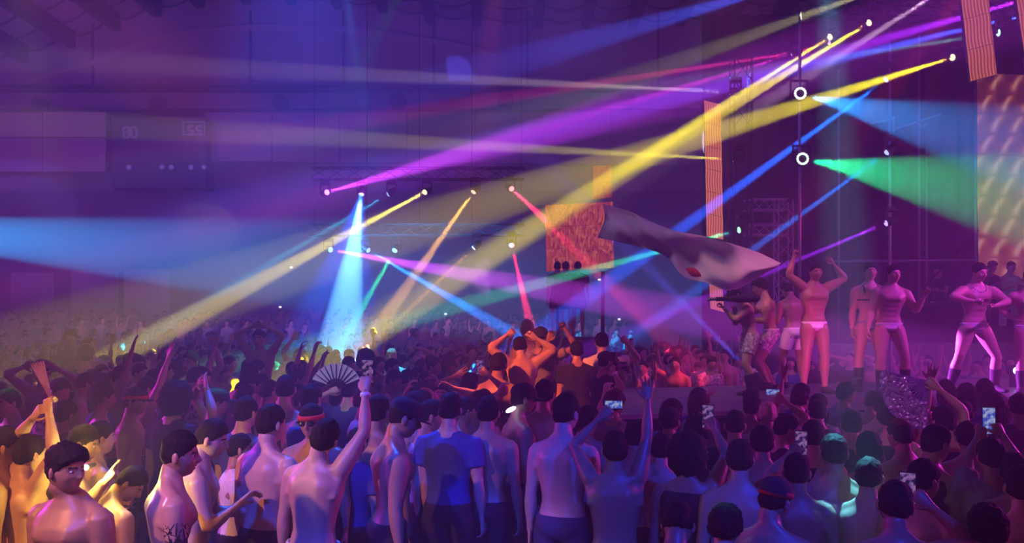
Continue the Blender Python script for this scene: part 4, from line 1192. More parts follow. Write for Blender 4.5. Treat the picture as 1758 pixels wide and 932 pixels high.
b15 = N_(806, 640, 8.6, -20, D_(hR='grip', hL='open'), 'magenta-lit man raising two arms, a phone in one hand', 'crop', cl=S, q=1, ik=[('R', (829,636,0), (1,0,-.5)), ('L', (792,640,0), (1,0,-.5))])
fb = N_(515, 600, 10.5, 170, D_(hR='open', hL='grip'), 'blue-drenched person with one arm straight up and a dim fan', 'long', cl=S, top=('tee','white'), q=1, ik=[('R', (507,575,0), (1,0,-.4)), ('L', (536,640,-.3), (.3,.2,-1))])
f10 = N_(600, 650, 8.0, -15, D_(hL='grip'), 'blue-shadowed person holding up the open white fan', 'crop', cl=S, top=('tee','navy'), q=1, ik=[('L', (577,668,-.1), (1,0,-1))])
N_(1160, 612, 13.6, 150, D_(hR='open'), 'red-faced spectator reaching an arm up at the tip of the stage', 'crop', cl=S, q=2, ik=[('R', (1120,600,-.1), (.5,0,-1))])

# ------------------------------------------------------------------ held things
fan(P(577, 668, 7.9), (.0, 0, 1), (0,-1,.05), .25, 2.35, 11, 'open white folding fan with slim dark ribs held above blue-lit heads', M_WHITE, M_METAL)
fan(P(515, 672, 9.6), (.35, 0, .9), (.2,-1,.1), .33, 1.5, 9, 'dim pale folding fan in the blue column of light', M_GREY, M_METAL)
fan(palm(d13, 'R')[0], (-.8, 0, -.62), (0,-1,.0), .38, 1.75, 12, 'sequinned purple folding fan hanging down in front of the stage', M_PURPLE, M_PURPLE, seq=True)
fan(palm(f1, 'R')[0], (-.35, 0, 1), (.3,-1,0), .24, .28, 6, 'nearly closed purple folding fan held up at near left', M_PURPLE, M_PURPLE)
fan(palm(d13, 'R')[0]+Vector((-.55,.2,-.35)), (.9, 0, .5), (0,-1,.2), .001, .5, 3, 'x', M_NAVY, M_METAL) if False else None
hold_phone(b5, 'R', 'phone with dark case in the highest raised hand left of centre')
hold_phone(c5, 'L', 'glowing phone held by the slim reaching man', wide=True, scr=M_SCRB, s=.75)
hold_phone(c6, 'R', 'phone at the end of the curved bare arm below the stage', wide=False)
hold_phone(d5, 'L', 'small phone showing the stage, above the head of a bare-backed man', scr=M_SCR)
hold_phone(d8, 'R', 'dark phone at the ear of the nearest magenta-lit man')
phone(P(1697, 722, d14['d']+.40), (0,-1,.02), 'phone held upright in two hands at near right, blue picture', scr=M_SCRB, s=1.15)
hold_phone(d16, 'R', 'tiny glowing phone against the stage edge', wide=True, scr=M_SCRB, s=.75)
hold_phone(b15, 'R', 'violet-lit phone in the raised hand of the magenta-lit man')
phone(P(800, 700, 7.6), (0,-1,.1), 'bright cyan phone screen low in the crowd left of the broad violet back', scr=M_SCRB, tilt=.4)
# torch and ear light
M_TORCH = mat('torch_light', (.9,.9,1), .3, emit=(.75,.8,1), es=9)
def glow_stick(c, r, label, name='pocket_torch'):
    a = MB(); a.tube([(0,.0,0),(0,.09,0)], [.014,.014], 12); o = a.build(name, M_CASE); o.location = c
    tag(o, label, 'torch')
    a = MB(); a.ball((0,-.004,0), (r,.008,r), 12, 6); a.build('lamp', M_TORCH, o)
    return o
glow_stick(P(148, 802, 4.75), .017, 'small white torch shining between the man in yellow light and the nearest man')
a = MB(); a.ball((0,0,0), (.045,.012,.018), 12, 6); o = a.build('ear_light', M_TORCH); o.location = P(877, 703, c2['d']-.14); o.rotation_euler = (0,-.45,0)
tag(o, 'glowing white light clipped at the ear of the man in the blue cap', 'light')
# photographer's camera
t0 = bpy.data.objects.new('photo_camera', None); COL.objects.link(t0); t0.location = P(1056, 628, c12['d']); tag(t0, 'black photo camera lifted by the photographer in black', 'camera')
t0.rotation_euler = (0,0,-1.0)
a = MB(); a.box((-.07,-.03,-.05),(.07,.03,.05)); a.box((-.03,-.03,.05),(.03,.03,.075)); a.build('body', M_CASE, t0)
a = MB(); a.tube([(0,.03,0),(0,.06,0),(0,.14,0)], [.034,.038,.042], 16); a.build('lens', M_CASE, t0)
a = MB(); a.box((-.02,-.02,.075),(.02,.02,.10)); a.box((-.04,-.03,.10),(.04,.05,.15)); a.build('flash', M_CASE, t0)
# haze gun
t0 = bpy.data.objects.new('haze_gun', None); COL.objects.link(t0); t0.location = P(1255, 513, p1['d']-.25); t0.rotation_euler = (0, math.radians(-91), 0)
tag(t0, 'long black haze gun held level by the dancer in the sarong', 'gun')
a = MB(); a.tube([(0,0,-.34),(0,0,-.1),(0,0,.05),(0,0,.2)], [.05,.052,.03,.028], 16); a.build('body', M_METAL, t0)
a = MB(); a.tube([(0,0,.2),(0,0,.30),(0,0,.32)], [.02,.024,.035], 14); a.build('nozzle', M_ALU, t0)
a = MB(); a.tube([(0,0,0),(.12,0,-.03)], [.02,.022], 10); a.build('grip', M_CASE, t0)
# flag
def bez(pts, t):
    x = t*(len(pts)-1); i = min(int(x), len(pts)-2); f = x-i; p0 = pts[max(i-1,0)]; p1_ = pts[i]; p2_ = pts[i+1]; p3_ = pts[min(i+2, len(pts)-1)]
    return tuple(.5*((2*b)+(c-a_)*f+(2*a_-5*b+4*c-d_)*f*f+(-a_+3*b-3*c+d_)*f**3) for a_, b, c, d_ in zip(p0,p1_,p2_,p3_))
topc = [(1035,350),(1075,362),(1112,380),(1160,396),(1205,404),(1250,415),(1300,432),(1338,452)]
botc = [(1030,408),(1068,416),(1100,424),(1140,440),(1168,474),(1212,486),(1262,498),(1330,462)]
NU, NV = 60, 18; vs = []; fs = []
for th in (0, .006):
    for i in range(NU+1):
        u = i/NU; a_ = bez(topc, u); b_ = bez(botc, u)
        for j in range(NV+1):
            v = j/NV
            px_ = a_[0]+(b_[0]-a_[0])*v+5*math.sin(7*u+4*v); py_ = a_[1]+(b_[1]-a_[1])*v+3*math.sin(u*16+v*5)*math.sin(math.pi*v)
            dd = 10.7+.13*math.sin(v*5.0+u*9)+.07*math.sin(u*24-v*9)+th
            vs.append(P(px_, py_, dd))
M1 = (NU+1)*(NV+1)
for i in range(NU):
    for j in range(NV):
        a = i*(NV+1)+j; fs.append((a, a+1, a+NV+2, a+NV+1)); fs.append((M1+a, M1+a+NV+1, M1+a+NV+2, M1+a+1))
for j in range(NV):
    for i in (0, NU):
        a = i*(NV+1)+j; fs.append((a, a+1, M1+a+1, M1+a))
for i in range(NU):
    for j in (0, NV):
        a = i*(NV+1)+j; fs.append((a, a+NV+1, M1+a+NV+1, M1+a))
mb = MB(); mb.add(vs, fs)
M_FLAG = noisy(mat('flag_cloth', (.72,.66,.70), .7), 1.6, .14, .15)
nt_ = M_FLAG.node_tree; tl_ = nt_.nodes.new('ShaderNodeBsdfTranslucent'); tl_.inputs[0].default_value = (.7,.62,.68,1); mxs = nt_.nodes.new('ShaderNodeMixShader'); mxs.inputs[0].default_value = .5
nt_.links.new(nt_.nodes['Principled BSDF'].outputs[0], mxs.inputs[1]); nt_.links.new(tl_.outputs[0], mxs.inputs[2]); nt_.links.new(mxs.outputs[0], nt_.nodes['Material Output'].inputs['Surface'])
fl = mb.build('flag', M_FLAG, None, True); tag(fl, 'large pale cloth flag streaming in folds across the stage front', 'flag')
mb = MB(); vs = []; fs = []
for k in range(13):
    u = k/12; c = (1178+26*u, 461+13*u); w = 6*math.sin(math.pi*min(1,max(0.04,u)))+.6
    for s_ in (-1, 1):
        vs.append(P(c[0]-s_*w*.5, c[1]+s_*w, 10.46)); vs.append(P(c[0]-s_*w*.5, c[1]+s_*w, 10.47))
for k in range(12):
    a = k*4; fs += [(a,a+2,a+6,a+4),(a+1,a+5,a+7,a+3),(a,a+4,a+5,a+1),(a+2,a+3,a+7,a+6)]
mb.add(vs, fs); mb.build('printed_mark', M_RED, fl, True)
# ------------------------------------------------------------------ moving head lights, one per beam
LENSM = {}
def lens_mat(word, col):
    if word not in LENSM:
        c = tuple(min(1, x*.6+.4) for x in col)
        LENSM[word] = mat('lit_lens_'+word.replace(' ', '_'), (.8,.8,.8), .3, emit=c, es=1.6)
    return LENSM[word]
base_mb = MB(); base_mb.box((-.10,-.10,.20),(.10,.10,.27))
yoke_mb = MB(); yoke_mb.box((-.115,-.03,-.03),(-.095,.03,.20)); yoke_mb.box((.095,-.03,-.03),(.115,.03,.20)); yoke_mb.box((-.115,-.03,.18),(.115,.03,.21))
head_mb = MB(); head_mb.tube([(0,0,-.13),(0,0,-.11),(0,0,0),(0,0,.06),(0,0,.085)], [.045,.07,.088,.085,.080], 16)
lens_mb = MB(); lens_mb.ball((0,0,.085), (.066,.066,.030), 14, 8)
B_ME, Y_ME, H_ME = base_mb.mesh('base', [M_METAL], False), yoke_mb.mesh('yoke', [M_METAL], False), head_mb.mesh('head', [M_METAL])
L_ME = {}
where = {0:'at the outer end of the upper rear row',1:'throwing the broad blue-white column, upper rear row',2:'second from the outer end but one, upper rear row',3:'in the middle of the upper rear row',
 4:'second from the inner end of the upper rear row',5:'at the inner end of the upper rear row',6:'at the outer end of the lower rear row',7:'beside the green one in the lower rear row',8:'in the middle of the lower rear row',
 9:'second from the inner end of the lower rear row',10:'at the inner end of the lower rear row',11:'just above the small red one by the drape top',12:'highest of the yellow ones over the stage',13:'nearest the tilted screen strip',
 14:'on the tower above the flag',15:'on the tower right of the slim screen',16:'throwing two crossing pink beams',18:'beside a yellow one at the drape top',19:'high on the scaffold above the dancers',20:'midway up the scaffold above the dancers',
 21:'low on the scaffold above the dancers',22:'low on the tower by the flag',25:'beside the tilted screen strip'}
lights = 'moving head lights on the rig'
for i, (a, b, col, w, ang, word) in enumerate(BEAMS):
    if i in (17, 23, 24): continue
    pa, pb = P(*a), P(*b)
    t0 = bpy.data.objects.new('moving_head_light', None); COL.objects.link(t0); t0.location = pa
    off = not (0 <= a[0] <= 1758 and 0 <= a[1])
    tag(t0, ('%s moving head light ' % word)+(where.get(i) or 'rigged beyond the picture edge %s' % {26:'above the orange screen',27:'beside the orange screen top',28:'over the stage front',29:'above the tower',30:'above the drape corner',31:'at the far side of the floor',32:'low at the runway back'}.get(i,'')), 'light', lights)
    t0.scale = (1.15,)*3 if a[2] > 20 else (1,)*3
    for nm, me in (('base', B_ME), ('yoke', Y_ME)): link(nm, me, t0)
    h = link('head', H_ME, t0)
    q = (pb-pa).to_track_quat('Z', 'Y'); h.rotation_euler = q.to_euler()
    if word not in L_ME: L_ME[word] = lens_mb.mesh('lens', [lens_mat(word, col)])
    link('lens', L_ME[word], h)
# the two washers with a ring of beads facing the floor
M_BEAD = mat('lit_bead', (.9,.9,.9), .3, emit=(.9,.95,1), es=1.7); M_BEADG = mat('lit_bead_green', (.9,.9,.9), .3, emit=(.7,1,.8), es=1.5)
for (px, py, m_, word) in ((1373,161,M_BEAD,'white'), (1377,273,M_BEADG,'pale green')):
    t0 = bpy.data.objects.new('ring_wash_light', None); COL.objects.link(t0); t0.location = P(px, py, 15)
    tag(t0, 'ring wash light with a circle of %s beads, beam thrown sideways' % word, 'light', 'ring wash lights')
    a_ = MB(); a_.tube([(0,-.02,0),(0,.10,0),(0,.16,0)], [.135,.13,.08], 20); hd = a_.build('head', M_METAL, t0, True)
    for k in range(14):
        an = 2*math.pi*k/14; a_ = MB(); a_.ball((.095*math.cos(an), -.03, .095*math.sin(an)), (.024,.018,.024), 8, 6); a_.build('bead', m_, hd, True)
    a_ = MB(); a_.box((-.16,.02,-.02),(-.14,.08,.26)); a_.box((.14,.02,-.02),(.16,.08,.26)); a_.box((-.16,.02,.24),(.16,.08,.27)); a_.build('yoke', M_METAL, t0)
# ------------------------------------------------------------------ trusses and scaffold
def truss(name, a, b, size, label, group=None, bays=None, m=None, r=.02):
    a = Vector(a); b = Vector(b); t0 = bpy.data.objects.new(name, None); COL.objects.link(t0); t0.location = a; tag(t0, label, 'truss', group)
    v = b-a; L = v.length; d = v.normalized(); s = d.cross(Vector((0,1,0.01))).normalized()*size/2; u = d.cross(s).normalized()*size/2
    cs = [s+u, s-u, -s-u, -s+u]; m = m or M_TRUSS
    for c in cs:
        mb = MB(); mb.tube([c, c+v], [r, r], 6); mb.build('chord', m, t0)
    n = bays or max(2, int(L/(size*1.4)))
    for k in range(n):
        for q in range(4):
            p0 = cs[q]+v*(k/n); p1 = cs[(q+1) % 4]+v*((k+1)/n)
            mb = MB(); mb.tube([p0, p1], [r*.55]*2, 5); mb.build('brace', m, t0)
    return t0
tr = 'trusses of the lighting rig'
M_TRUSS = mat('black_truss', (.05,.04,.06), .8)
zt = P(0, 322, 22).z; zl = P(0, 420, 22).z
truss('truss', (P(535,322,22.25).x, 22.25, zt+.42), (P(900,322,22.25).x, 22.25, zt+.42), .3, 'dark horizontal truss carrying the upper rear row of lights', tr, 12)
truss('truss', (P(535,420,22.25).x, 22.25, zl+.42), (P(900,420,22.25).x, 22.25, zl+.42), .3, 'dark horizontal truss carrying the lower rear row of lights', tr, 12)
for px in (540, 630, 720, 810, 895):
    for z0_, z1_, w in ((zl+.55, zt+.30, 'between the two rear trusses'), (zt+.55, None, 'from the upper rear truss to the roof')):
        x = P(px,0,22.25).x; z1_ = z1_ or roof_z(x)
        mb = MB(); mb.tube([(x, 22.25, z0_), (x, 22.25, z1_)], [.008,.008], 5); tag(mb.build('hanging_cable', M_METAL, None, True), 'thin steel cable '+w+', '+{540:'outermost of five',630:'second from the left',720:'middle of five',810:'fourth from the left',895:'nearest the stage'}[px], 'cable', 'steel cables '+w)
x = P(1272,0,16.5).x; truss('truss', (x, 16.5, 0), (x, 16.5, 7.7), .35, 'upright truss tower right of the slim orange screen', tr, 16)
M_MTR = mat('painted_truss', (.5,.42,.5), .5, .3)
for (x0, x1, y_) in ((1278,1348,352),(1278,1348,395)):
    truss('truss', P(x0,y_,17.2), P(x1,y_,17.2), .22, 'short magenta-lit truss arm %s' % ('upper of two above the flag end' if y_ == 352 else 'lower of two above the flag end'), tr, 4, M_MTR, .018)
truss('truss', P(1345,345,17.2), P(1345,545,17.2), .3, 'upright magenta-lit truss behind the curly dancer', tr, 8, M_MTR, .018)
truss('truss', P(1345,18,16.35), P(1800,18,16.35), .3, 'long dark top truss above the stage scaffold', tr, 16)
def pipe(name, a, b, r, label, grp, m=M_ALU):
    mb = MB(); mb.tube([a, b], [r, r], 8); return tag(mb.build(name, m, None, True), label, 'pipe', grp)
sp = 'scaffold pipes behind the dancers'
for px, y0, d, w in ((1440,120,17.6,'left of the high ring light beam'),(1528,50,16.25,'carrying three stage lights'),(1578,60,18,'through the blue wash'),(1591,250,18.5,'just right of the tallest one'),(1675,120,17.2,'along the big orange screen'),(1373,20,15.3,'carrying both ring lights')):
    a_ = P(px, y0, d); pipe('scaffold_pipe', (a_.x, d, 0 if px in (1373, 1528) else 1.95), a_, .028, 'upright scaffold pipe '+w, sp)
pipe('scaffold_pipe', P(1425,449,17.7), P(1680,446,17.3), .024, 'level scaffold rail behind the heads of the dancers', sp)
pipe('scaffold_pipe', P(1560,520,18), P(1680,395,18), .018, 'slanting scaffold brace beside the big screen', sp, M_METAL)
pipe('scaffold_pipe', P(1370,190,18), P(1470,330,18), .014, 'slanting thin cable brace below the ring light', sp, M_METAL)
pipe('scaffold_pipe', P(1500,82,16.25), P(1668,82,16.25), .025, 'upper rail carrying the yellow light near the tilted screen', sp, M_METAL)
for (x0,y0,x1,y1,w) in ((1494,212,1535,205,'left'),(1535,222,1615,196,'long right'),(1578,222,1592,212,'small')):
    pipe('light_arm', P(x0,y0,17.3), P(x1,y1,17.3), .022, 'pale %s arm of the cross-shaped lamp bracket over the dancers' % w, 'pale bracket arms')
mb = MB(); mb.tube([P(1534,200,17.3), P(1534,228,17.3)], [.03,.03], 8); tag(mb.build('light_arm', M_ALU), 'pale upright of the cross-shaped lamp bracket over the dancers', 'pipe', 'pale bracket arms')
# ------------------------------------------------------------------ LED screens
def led(name, quad, d, label, kind, es, thick=.08):
    """quad: pixel corners clockwise from the top left"""
    t0 = bpy.data.objects.new(name, None); COL.objects.link(t0)
    pts = [P(x, y, d if not isinstance(d, (list,tuple)) else d[i]) for i, (x, y) in enumerate(quad)]
    t0.location = pts[3]; tag(t0, label, 'screen', 'orange LED screens')
    u = pts[2]-pts[3]; v = pts[0]-pts[3]; n = u.cross(v).normalized()
    if n.y > 0: n = -n
    W, H = u.length, v.length
    m = bpy.data.materials.new('led_picture'); m.use_nodes = True; nt = m.node_tree; b = nt.nodes['Principled BSDF']
    b.inputs['Base Color'].default_value = (.02,.02,.02,1); b.inputs['Roughness'].default_value = .5; b.inputs['Emission Strength'].default_value = es
    N = lambda t, **k: nt.nodes.new(t)
    uv = N('ShaderNodeUVMap'); sep = N('ShaderNodeSeparateXYZ'); nt.links.new(uv.outputs[0], sep.inputs[0])
    def math_(op, a, b_=None, c=None):
        q = N('ShaderNodeMath'); q.operation = op
        for i, x in enumerate((a, b_, c)):
            if x is None: continue
            if isinstance(x, (int, float)): q.inputs[i].default_value = x
            else: nt.links.new(x, q.inputs[i])
        return q.outputs[0]
    X, Y = sep.outputs[0], sep.outputs[1]
    if kind == 'scales':
        row = math_('FLOOR', math_('MULTIPLY', Y, 2.0)); xs_ = math_('ADD', math_('MULTIPLY', X, 2.0), math_('MULTIPLY', row, .5))
        fx = math_('FRACT', xs_); fy = math_('FRACT', math_('MULTIPLY', Y, 2.0))
        dx = math_('SUBTRACT', fx, math_('ADD', .35, math_('MULTIPLY', math_('POWER', fy, 2.0), .5)))
        streak = math_('MULTIPLY', math_('POWER', math_('SUBTRACT', 1, math_('MINIMUM', math_('MULTIPLY', math_('ABSOLUTE', dx), 3.2), 1)), 2.0), .95)
        nz = N('ShaderNodeTexNoise'); nz.inputs['Scale'].default_value = 2.2; nt.links.new(uv.outputs[0], nz.inputs['Vector'])
        streak = math_('MULTIPLY', streak, math_('SINE', math_('MULTIPLY', fy, 3.14159)))
        dk = math_('MULTIPLY', math_('SINE', math_('MULTIPLY', xs_, 6.2832)), math_('MULTIPLY', math_('SINE', math_('MULTIPLY', math_('MULTIPLY', Y, 2.0), 6.2832)), .14))
        streak = math_('ADD', streak, dk)
        wv = math_('ADD', math_('ADD', streak, math_('MULTIPLY', nz.outputs['Fac'], .35)), math_('MULTIPLY', math_('SUBTRACT', 1, math_('MULTIPLY', Y, 1/H)), .35))
        ramp = [(0,(.10,.01,.03)),(.35,(.42,.08,.05)),(.65,(.80,.22,.10)),(1,(1,.52,.34))]
    elif kind == 'waves':
        ph = math_('MULTIPLY', math_('SINE', math_('MULTIPLY', Y, 11.0)), .9)
        wv = math_('ADD', math_('MULTIPLY', math_('SINE', math_('ADD', math_('MULTIPLY', X, 105.0), ph)), .3), .5)
        ramp = [(0,(.25,.03,.06)),(.45,(.75,.12,.08)),(.8,(1,.3,.14)),(1,(1,.55,.35))]
    else:
        nz = N('ShaderNodeTexNoise'); nz.inputs['Scale'].default_value = 9.0; nz.inputs['Detail'].default_value = 5; nz.inputs['Distortion'].default_value = .8
        mp = N('ShaderNodeMapping'); mp.inputs['Rotation'].default_value = (0,0,.6); mp.inputs['Scale'].default_value = (1.8,.8,1)
        nt.links.new(uv.outputs[0], mp.inputs[0]); nt.links.new(mp.outputs[0], nz.inputs['Vector'])
        wv = math_('MULTIPLY', math_('SUBTRACT', nz.outputs['Fac'], .28), 2.2)
        ramp = [(0,(.18,.02,.09)),(.4,(.62,.06,.08)),(.7,(.85,.16,.12)),(1,(1,.38,.26))]
    cr = N('ShaderNodeValToRGB'); el = cr.color_ramp.elements
    for i, (p_, c) in enumerate(ramp):
        e = el[i] if i < 2 else el.new(p_)
        e.position = p_; e.color = (*c, 1)
    nt.links.new(wv, cr.inputs[0]); nt.links.new(cr.outputs[0], b.inputs['Emission Color'])
    # cabinets: half metre modules
    nx, ny = max(1, round(W/.5)), max(1, round(H/.5))
    for i in range(nx):
        for j in range(ny):
            g0, g1, h0, h1 = i/nx, (i+1)/nx, j/ny, (j+1)/ny
            e_ = .004
            def q(a_, c_): return u*a_+v*c_
            cor = [q(g0, h0), q(g1, h0), q(g1, h1), q(g0, h1)]
            cen = sum(cor, Vector())/4
            cor = [c_+(cen-c_).normalized()*e_ for c_ in cor]
            me = bpy.data.meshes.new('module')
            vs = [c_ for c_ in cor]+[c_-n*thick for c_ in cor]
            fs = [(0,1,2,3),(7,6,5,4),(0,4,5,1),(1,5,6,2),(2,6,7,3),(3,7,4,0)]
            me.from_pydata([tuple(x) for x in vs], [], fs); me.materials.append(m); me.materials.append(M_METAL)
            me.polygons.foreach_set('material_index', [0]+[1]*5)
            uvl = me.uv_layers.new(name='UVMap')
            cc = [(g0*W,h0*H),(g1*W,h0*H),(g1*W,h1*H),(g0*W,h1*H)]
            for li, l_ in enumerate(me.loops):
                uvl.data[li].uv = cc[l_.vertex_index % 4]
            me.update(); link('module', me, t0)
    return t0
led('led_screen', [(1674,125),(1830,118),(1830,482),(1680,476)], 19.8, 'big right-hand LED wall glowing orange with curved scale streaks', 'scales', .42)
led('led_screen', [(1648,-20),(1696,-20),(1712,128),(1666,140)], 14.2, 'tilted LED strip hanging above the big orange wall', 'waves', .55)
led('led_screen', [(1742,-20),(1800,-20),(1812,110),(1762,118)], 14.2, 'tilted LED strip at the picture corner', 'waves', .55)
led('led_screen', [(1209,172),(1236,172),(1242,412),(1213,405)], 18.8, 'slim tall LED strip with orange wavy lines behind the flag', 'waves', .75)
led('led_screen', [(1216,455),(1243,462),(1243,536),(1220,530)], 18.8, 'short LED strip piece beside the haze gun', 'waves', .75)
led('led_screen', [(936,352),(1053,340),(1054,460),(938,466)], 20, 'square LED wall left of the flag mottled orange and pink', 'mottle', .6)
led('led_screen', [(1018,286),(1049,284),(1051,339),(1019,342)], 20.05, 'small LED piece on top of the square wall', 'mottle', .45)
for (px, w) in ((958,'outer'),(1035,'inner')):
    a_ = P(px, 466, 20.2); pipe('screen_leg', (a_.x, 20.3, 0), a_, .05, 'dark %s post under the square LED wall' % w, 'posts under the square LED wall', M_METAL)
# DJ desk, monitor speaker, footlight
t0 = bpy.data.objects.new('dj_desk', None); COL.objects.link(t0); t0.location = (9.2, 18.15, 1.95); tag(t0, 'dark DJ desk on the rear deck with decks on top', 'desk')
a_ = MB(); a_.box((-1.6,-.35,.72),(1.2,.35,.78)); a_.build('desk_top', M_METAL, t0)
a_ = MB(); a_.box((-1.58,-.33,0),(1.18,-.28,.72)); a_.build('front_panel', M_DRAPE, t0)
for x in (-1.5, 1.1):
    a_ = MB(); a_.box((x-.03,-.25,0),(x+.03,.3,.72)); a_.build('leg', M_METAL, t0)
M_DECK = mat('deck_light', (.1,.1,.12), .4, emit=(.3,.5,1), es=.25)
for k, x in enumerate((-1.1,-.45,.3)):
    t1 = bpy.data.objects.new('dj_player' if k != 1 else 'dj_mixer', None); COL.objects.link(t1); t1.location = (9.2+x, 18.15, 2.73)
    tag(t1, ('DJ player on the desk, ' + ('outer one' if k == 0 else 'inner one')) if k != 1 else 'DJ mixer between the two players', 'player' if k != 1 else 'mixer')
    a_ = MB(); a_.box((-.17,-.2,0),(.17,.2,.10)); a_.build('body', M_CASE, t1)
    a_ = MB(); a_.tube([(0,0,.10),(0,0,.115)], [.11,.11], 18); a_.build('platter' if k != 1 else 'fader_plate', M_ALU if k != 1 else M_METAL, t1)
    a_ = MB(); a_.box((-.1,.12,.10),(.1,.18,.12)); a_.build('display', M_DECK, t1)
t0 = bpy.data.objects.new('monitor_speaker', None); COL.objects.link(t0); t0.location = (10.6, 17.85, 1.95); tag(t0, 'wedge monitor speaker at the lip of the rear deck', 'speaker')
a_ = MB(); a_.add([(-.3,-.22,0),(.3,-.22,0),(.3,.22,0),(-.3,.22,0),(-.3,-.12,.36),(.3,-.12,.36),(.3,.22,.36),(-.3,.22,.36)], [(0,3,2,1),(4,5,6,7),(0,1,5,4),(1,2,6,5),(2,3,7,6),(3,0,4,7)]); a_.build('cabinet', M_METAL, t0)
a_ = MB(); a_.tube([(0,-.175,.17),(0,-.19,.174)], [.12,.12], 18); a_.build('cone', M_CASE, t0)
M_SPOT = mat('footlight_lens', (.8,.8,.9), .3, emit=(.55,.75,1), es=5)
pf = P(1743, 636, 12.8)
t0 = bpy.data.objects.new('footlight', None); COL.objects.link(t0); t0.location = (pf.x, 12.8, SZ); tag(t0, 'small floor light shining pale blue beside the flexing dancer', 'light')
a_ = MB(); a_.tube([(0,.12,pf.z-SZ),(0,-.03,pf.z-SZ)], [.08,.085], 14); a_.box((-.06,-.02,0),(.06,.06,pf.z-SZ)); a_.build('housing', M_METAL, t0)
a_ = MB(); a_.ball((0,-.03,pf.z-SZ), (.055,.02,.055), 12, 6); a_.build('lens', M_SPOT, t0)
# tiny distant lamps
M_TINY = mat('tiny_lamp', (.9,.9,1), .3, emit=(.85,.85,1), es=2.5)
for (px, py, w) in ((500,459,'beside the yellow beam'),(481,527,'above the ring-armed person'),(765,539,'above the middle of the far crowd'),(1029,480,'under the square LED wall'),(184,565,'right of the red-lit man'),(1063,548,'above the pale-shirted person')):
    a_ = MB(); p_ = P(px, py, 36); a_.ball((0,0,0), (.07,.05,.045), 8, 6); o = a_.build('house_lamp', M_TINY, None, True); o.location = P(px, py, WY-1.26); tag(o, 'tiny white house lamp on the back wall '+w, 'light')
# three spectators against the square LED wall
for px, w in ((957,'left'),(971,'middle'),(992,'right')):
    N_(px, 449, 19.2, 0, D_(), 'small silhouetted person standing before the square LED wall, %s of three' % w, 'crop', cl=S, top=('tee','black'), q=2, z0=2.05)
a_ = MB(); a_.box((P(930,0,19.2).x, 18.7, 0), (P(1020,0,19.2).x, 19.7, 2.05)); tag(a_.build('camera_platform', M_METAL), 'tall dark platform holding three people before the square LED wall', 'platform')
# ------------------------------------------------------------------ the packed crowd behind: shared bodies, each person an object
def on_stage(x, y):
    if x > .55 and fr(x,-.5)[1] < y < fr(x,3.95)[1]: return True
    if x > 4.8 and y > fr(x,5.4)[1]: return True
    if -.9 < x < 1.4 and 7.9 < y < 11.1: return True
    if .5 < x < 2.2 and 18.4 < y < 20.1: return True
    return False
VAR = []
rr = random.Random(5)
armset = [('down','down'),('bent','down'),('high','down'),('down','high'),('phone','down'),('chest','bent'),('down','down'),('head','down'),('high','high'),('down','bent'),('out','down'),('point','down')]
gset = [('black',None),('denim','black'),('black','white'),('black',None),('grey','grey'),('black',None),('denim','navy'),('black','black'),('navy',None),('black','print'),('grey','red'),('black',None)]
hset = ['crop','fade','quiff','crop','curly','crop','long','buzz','crop','fade','big','crop']
for i in range(12):
    L, Rr = armset[i]
    po = dict(L=A[L], R=A[Rr], head=(rr.uniform(-25,25), rr.uniform(-6,12), 0), lean=rr.uniform(0,8), hR='open' if i % 2 else 'relaxed', bulk=rr.uniform(.95,1.1))
    mb, ps = make_body(po, .024, 9, True)
    body = mb.mesh('body_shape', SKIN, True)
    hr = put_head(hair_parts(12, hset[i], i), ps).mesh('hair_shape', [HAIRM['k' if i % 4 else 'b']], True)
    sh = garment(ps, 'shorts').mesh('shorts_shape', [CLO[gset[i][0]]], True)
    tp = garment(ps, 'tee').mesh('shirt_shape', [CLO[gset[i][1]]], True) if gset[i][1] else None
    VAR.append((body, hr, sh, tp))
def protos():
    out = []
    for (body, hr, sh, tp) in VAR:
        o = bpy.data.objects.new('person', body)
        ch = [bpy.data.objects.new('hair', hr), bpy.data.objects.new('shorts', sh)]
        if tp: ch.append(bpy.data.objects.new('shirt', tp))
        for c in ch: c.parent = o
        out.append((o, ch))
    return out
PR = protos()
zones = [
 (lambda x, y: x < -4.5 and y < 13, 'reveller standing in the dim middle rows at the left of the floor', 'middle rows at the left of the floor'),
 (lambda x, y: x < -4.5, 'distant reveller in the hazy rows under the pale wall banners', 'hazy rows under the pale banners'),
 (lambda x, y: x < -1.2 and y < 13, 'reveller in the rows around the blue column of light', 'rows around the blue column of light'),
 (lambda x, y: x < -1.2, 'distant reveller behind the blue column of light', 'rows behind the blue column of light'),
 (lambda x, y: x < 1.3 and y < 13, 'reveller in the central rows left of the riser and the stage end', 'central rows left of the stage'),
 (lambda x, y: x < 1.3, 'distant reveller in the central rows behind the riser', 'central rows behind the riser'),
 (lambda x, y: y > fr(x,1.7)[1], 'spectator watching from the far side of the runway', 'spectators beyond the runway'),
 (lambda x, y: True, 'reveller pressed against the near side of the stage', 'rows at the near side of the stage'),
]
taken = [(float(r['loc'][0]), float(r['loc'][1])) for r in PEOPLE]
def free(x, y, m):
    return all((x-a)**2+(y-b)**2 > m*m for a, b in taken)
def terrace(y): return 0.0 if y < 25 else (.35 if y < 29 else (.75 if y < 33 else 1.15))
cand = []
y = 6.9
while y < 19.5:
    x = -.66*y
    step = .54 if y > 9 else .60
    while x < .62*y:
        cand.append((x+rr.uniform(-.12,.12), y+rr.uniform(-.13,.13))); x += step
    y += .66 if y < 12 else .78
LABS = {}
NM = 0; MAXN = 300-len(PEOPLE)
cand = [c for c in cand if not on_stage(*c)]
rest = []
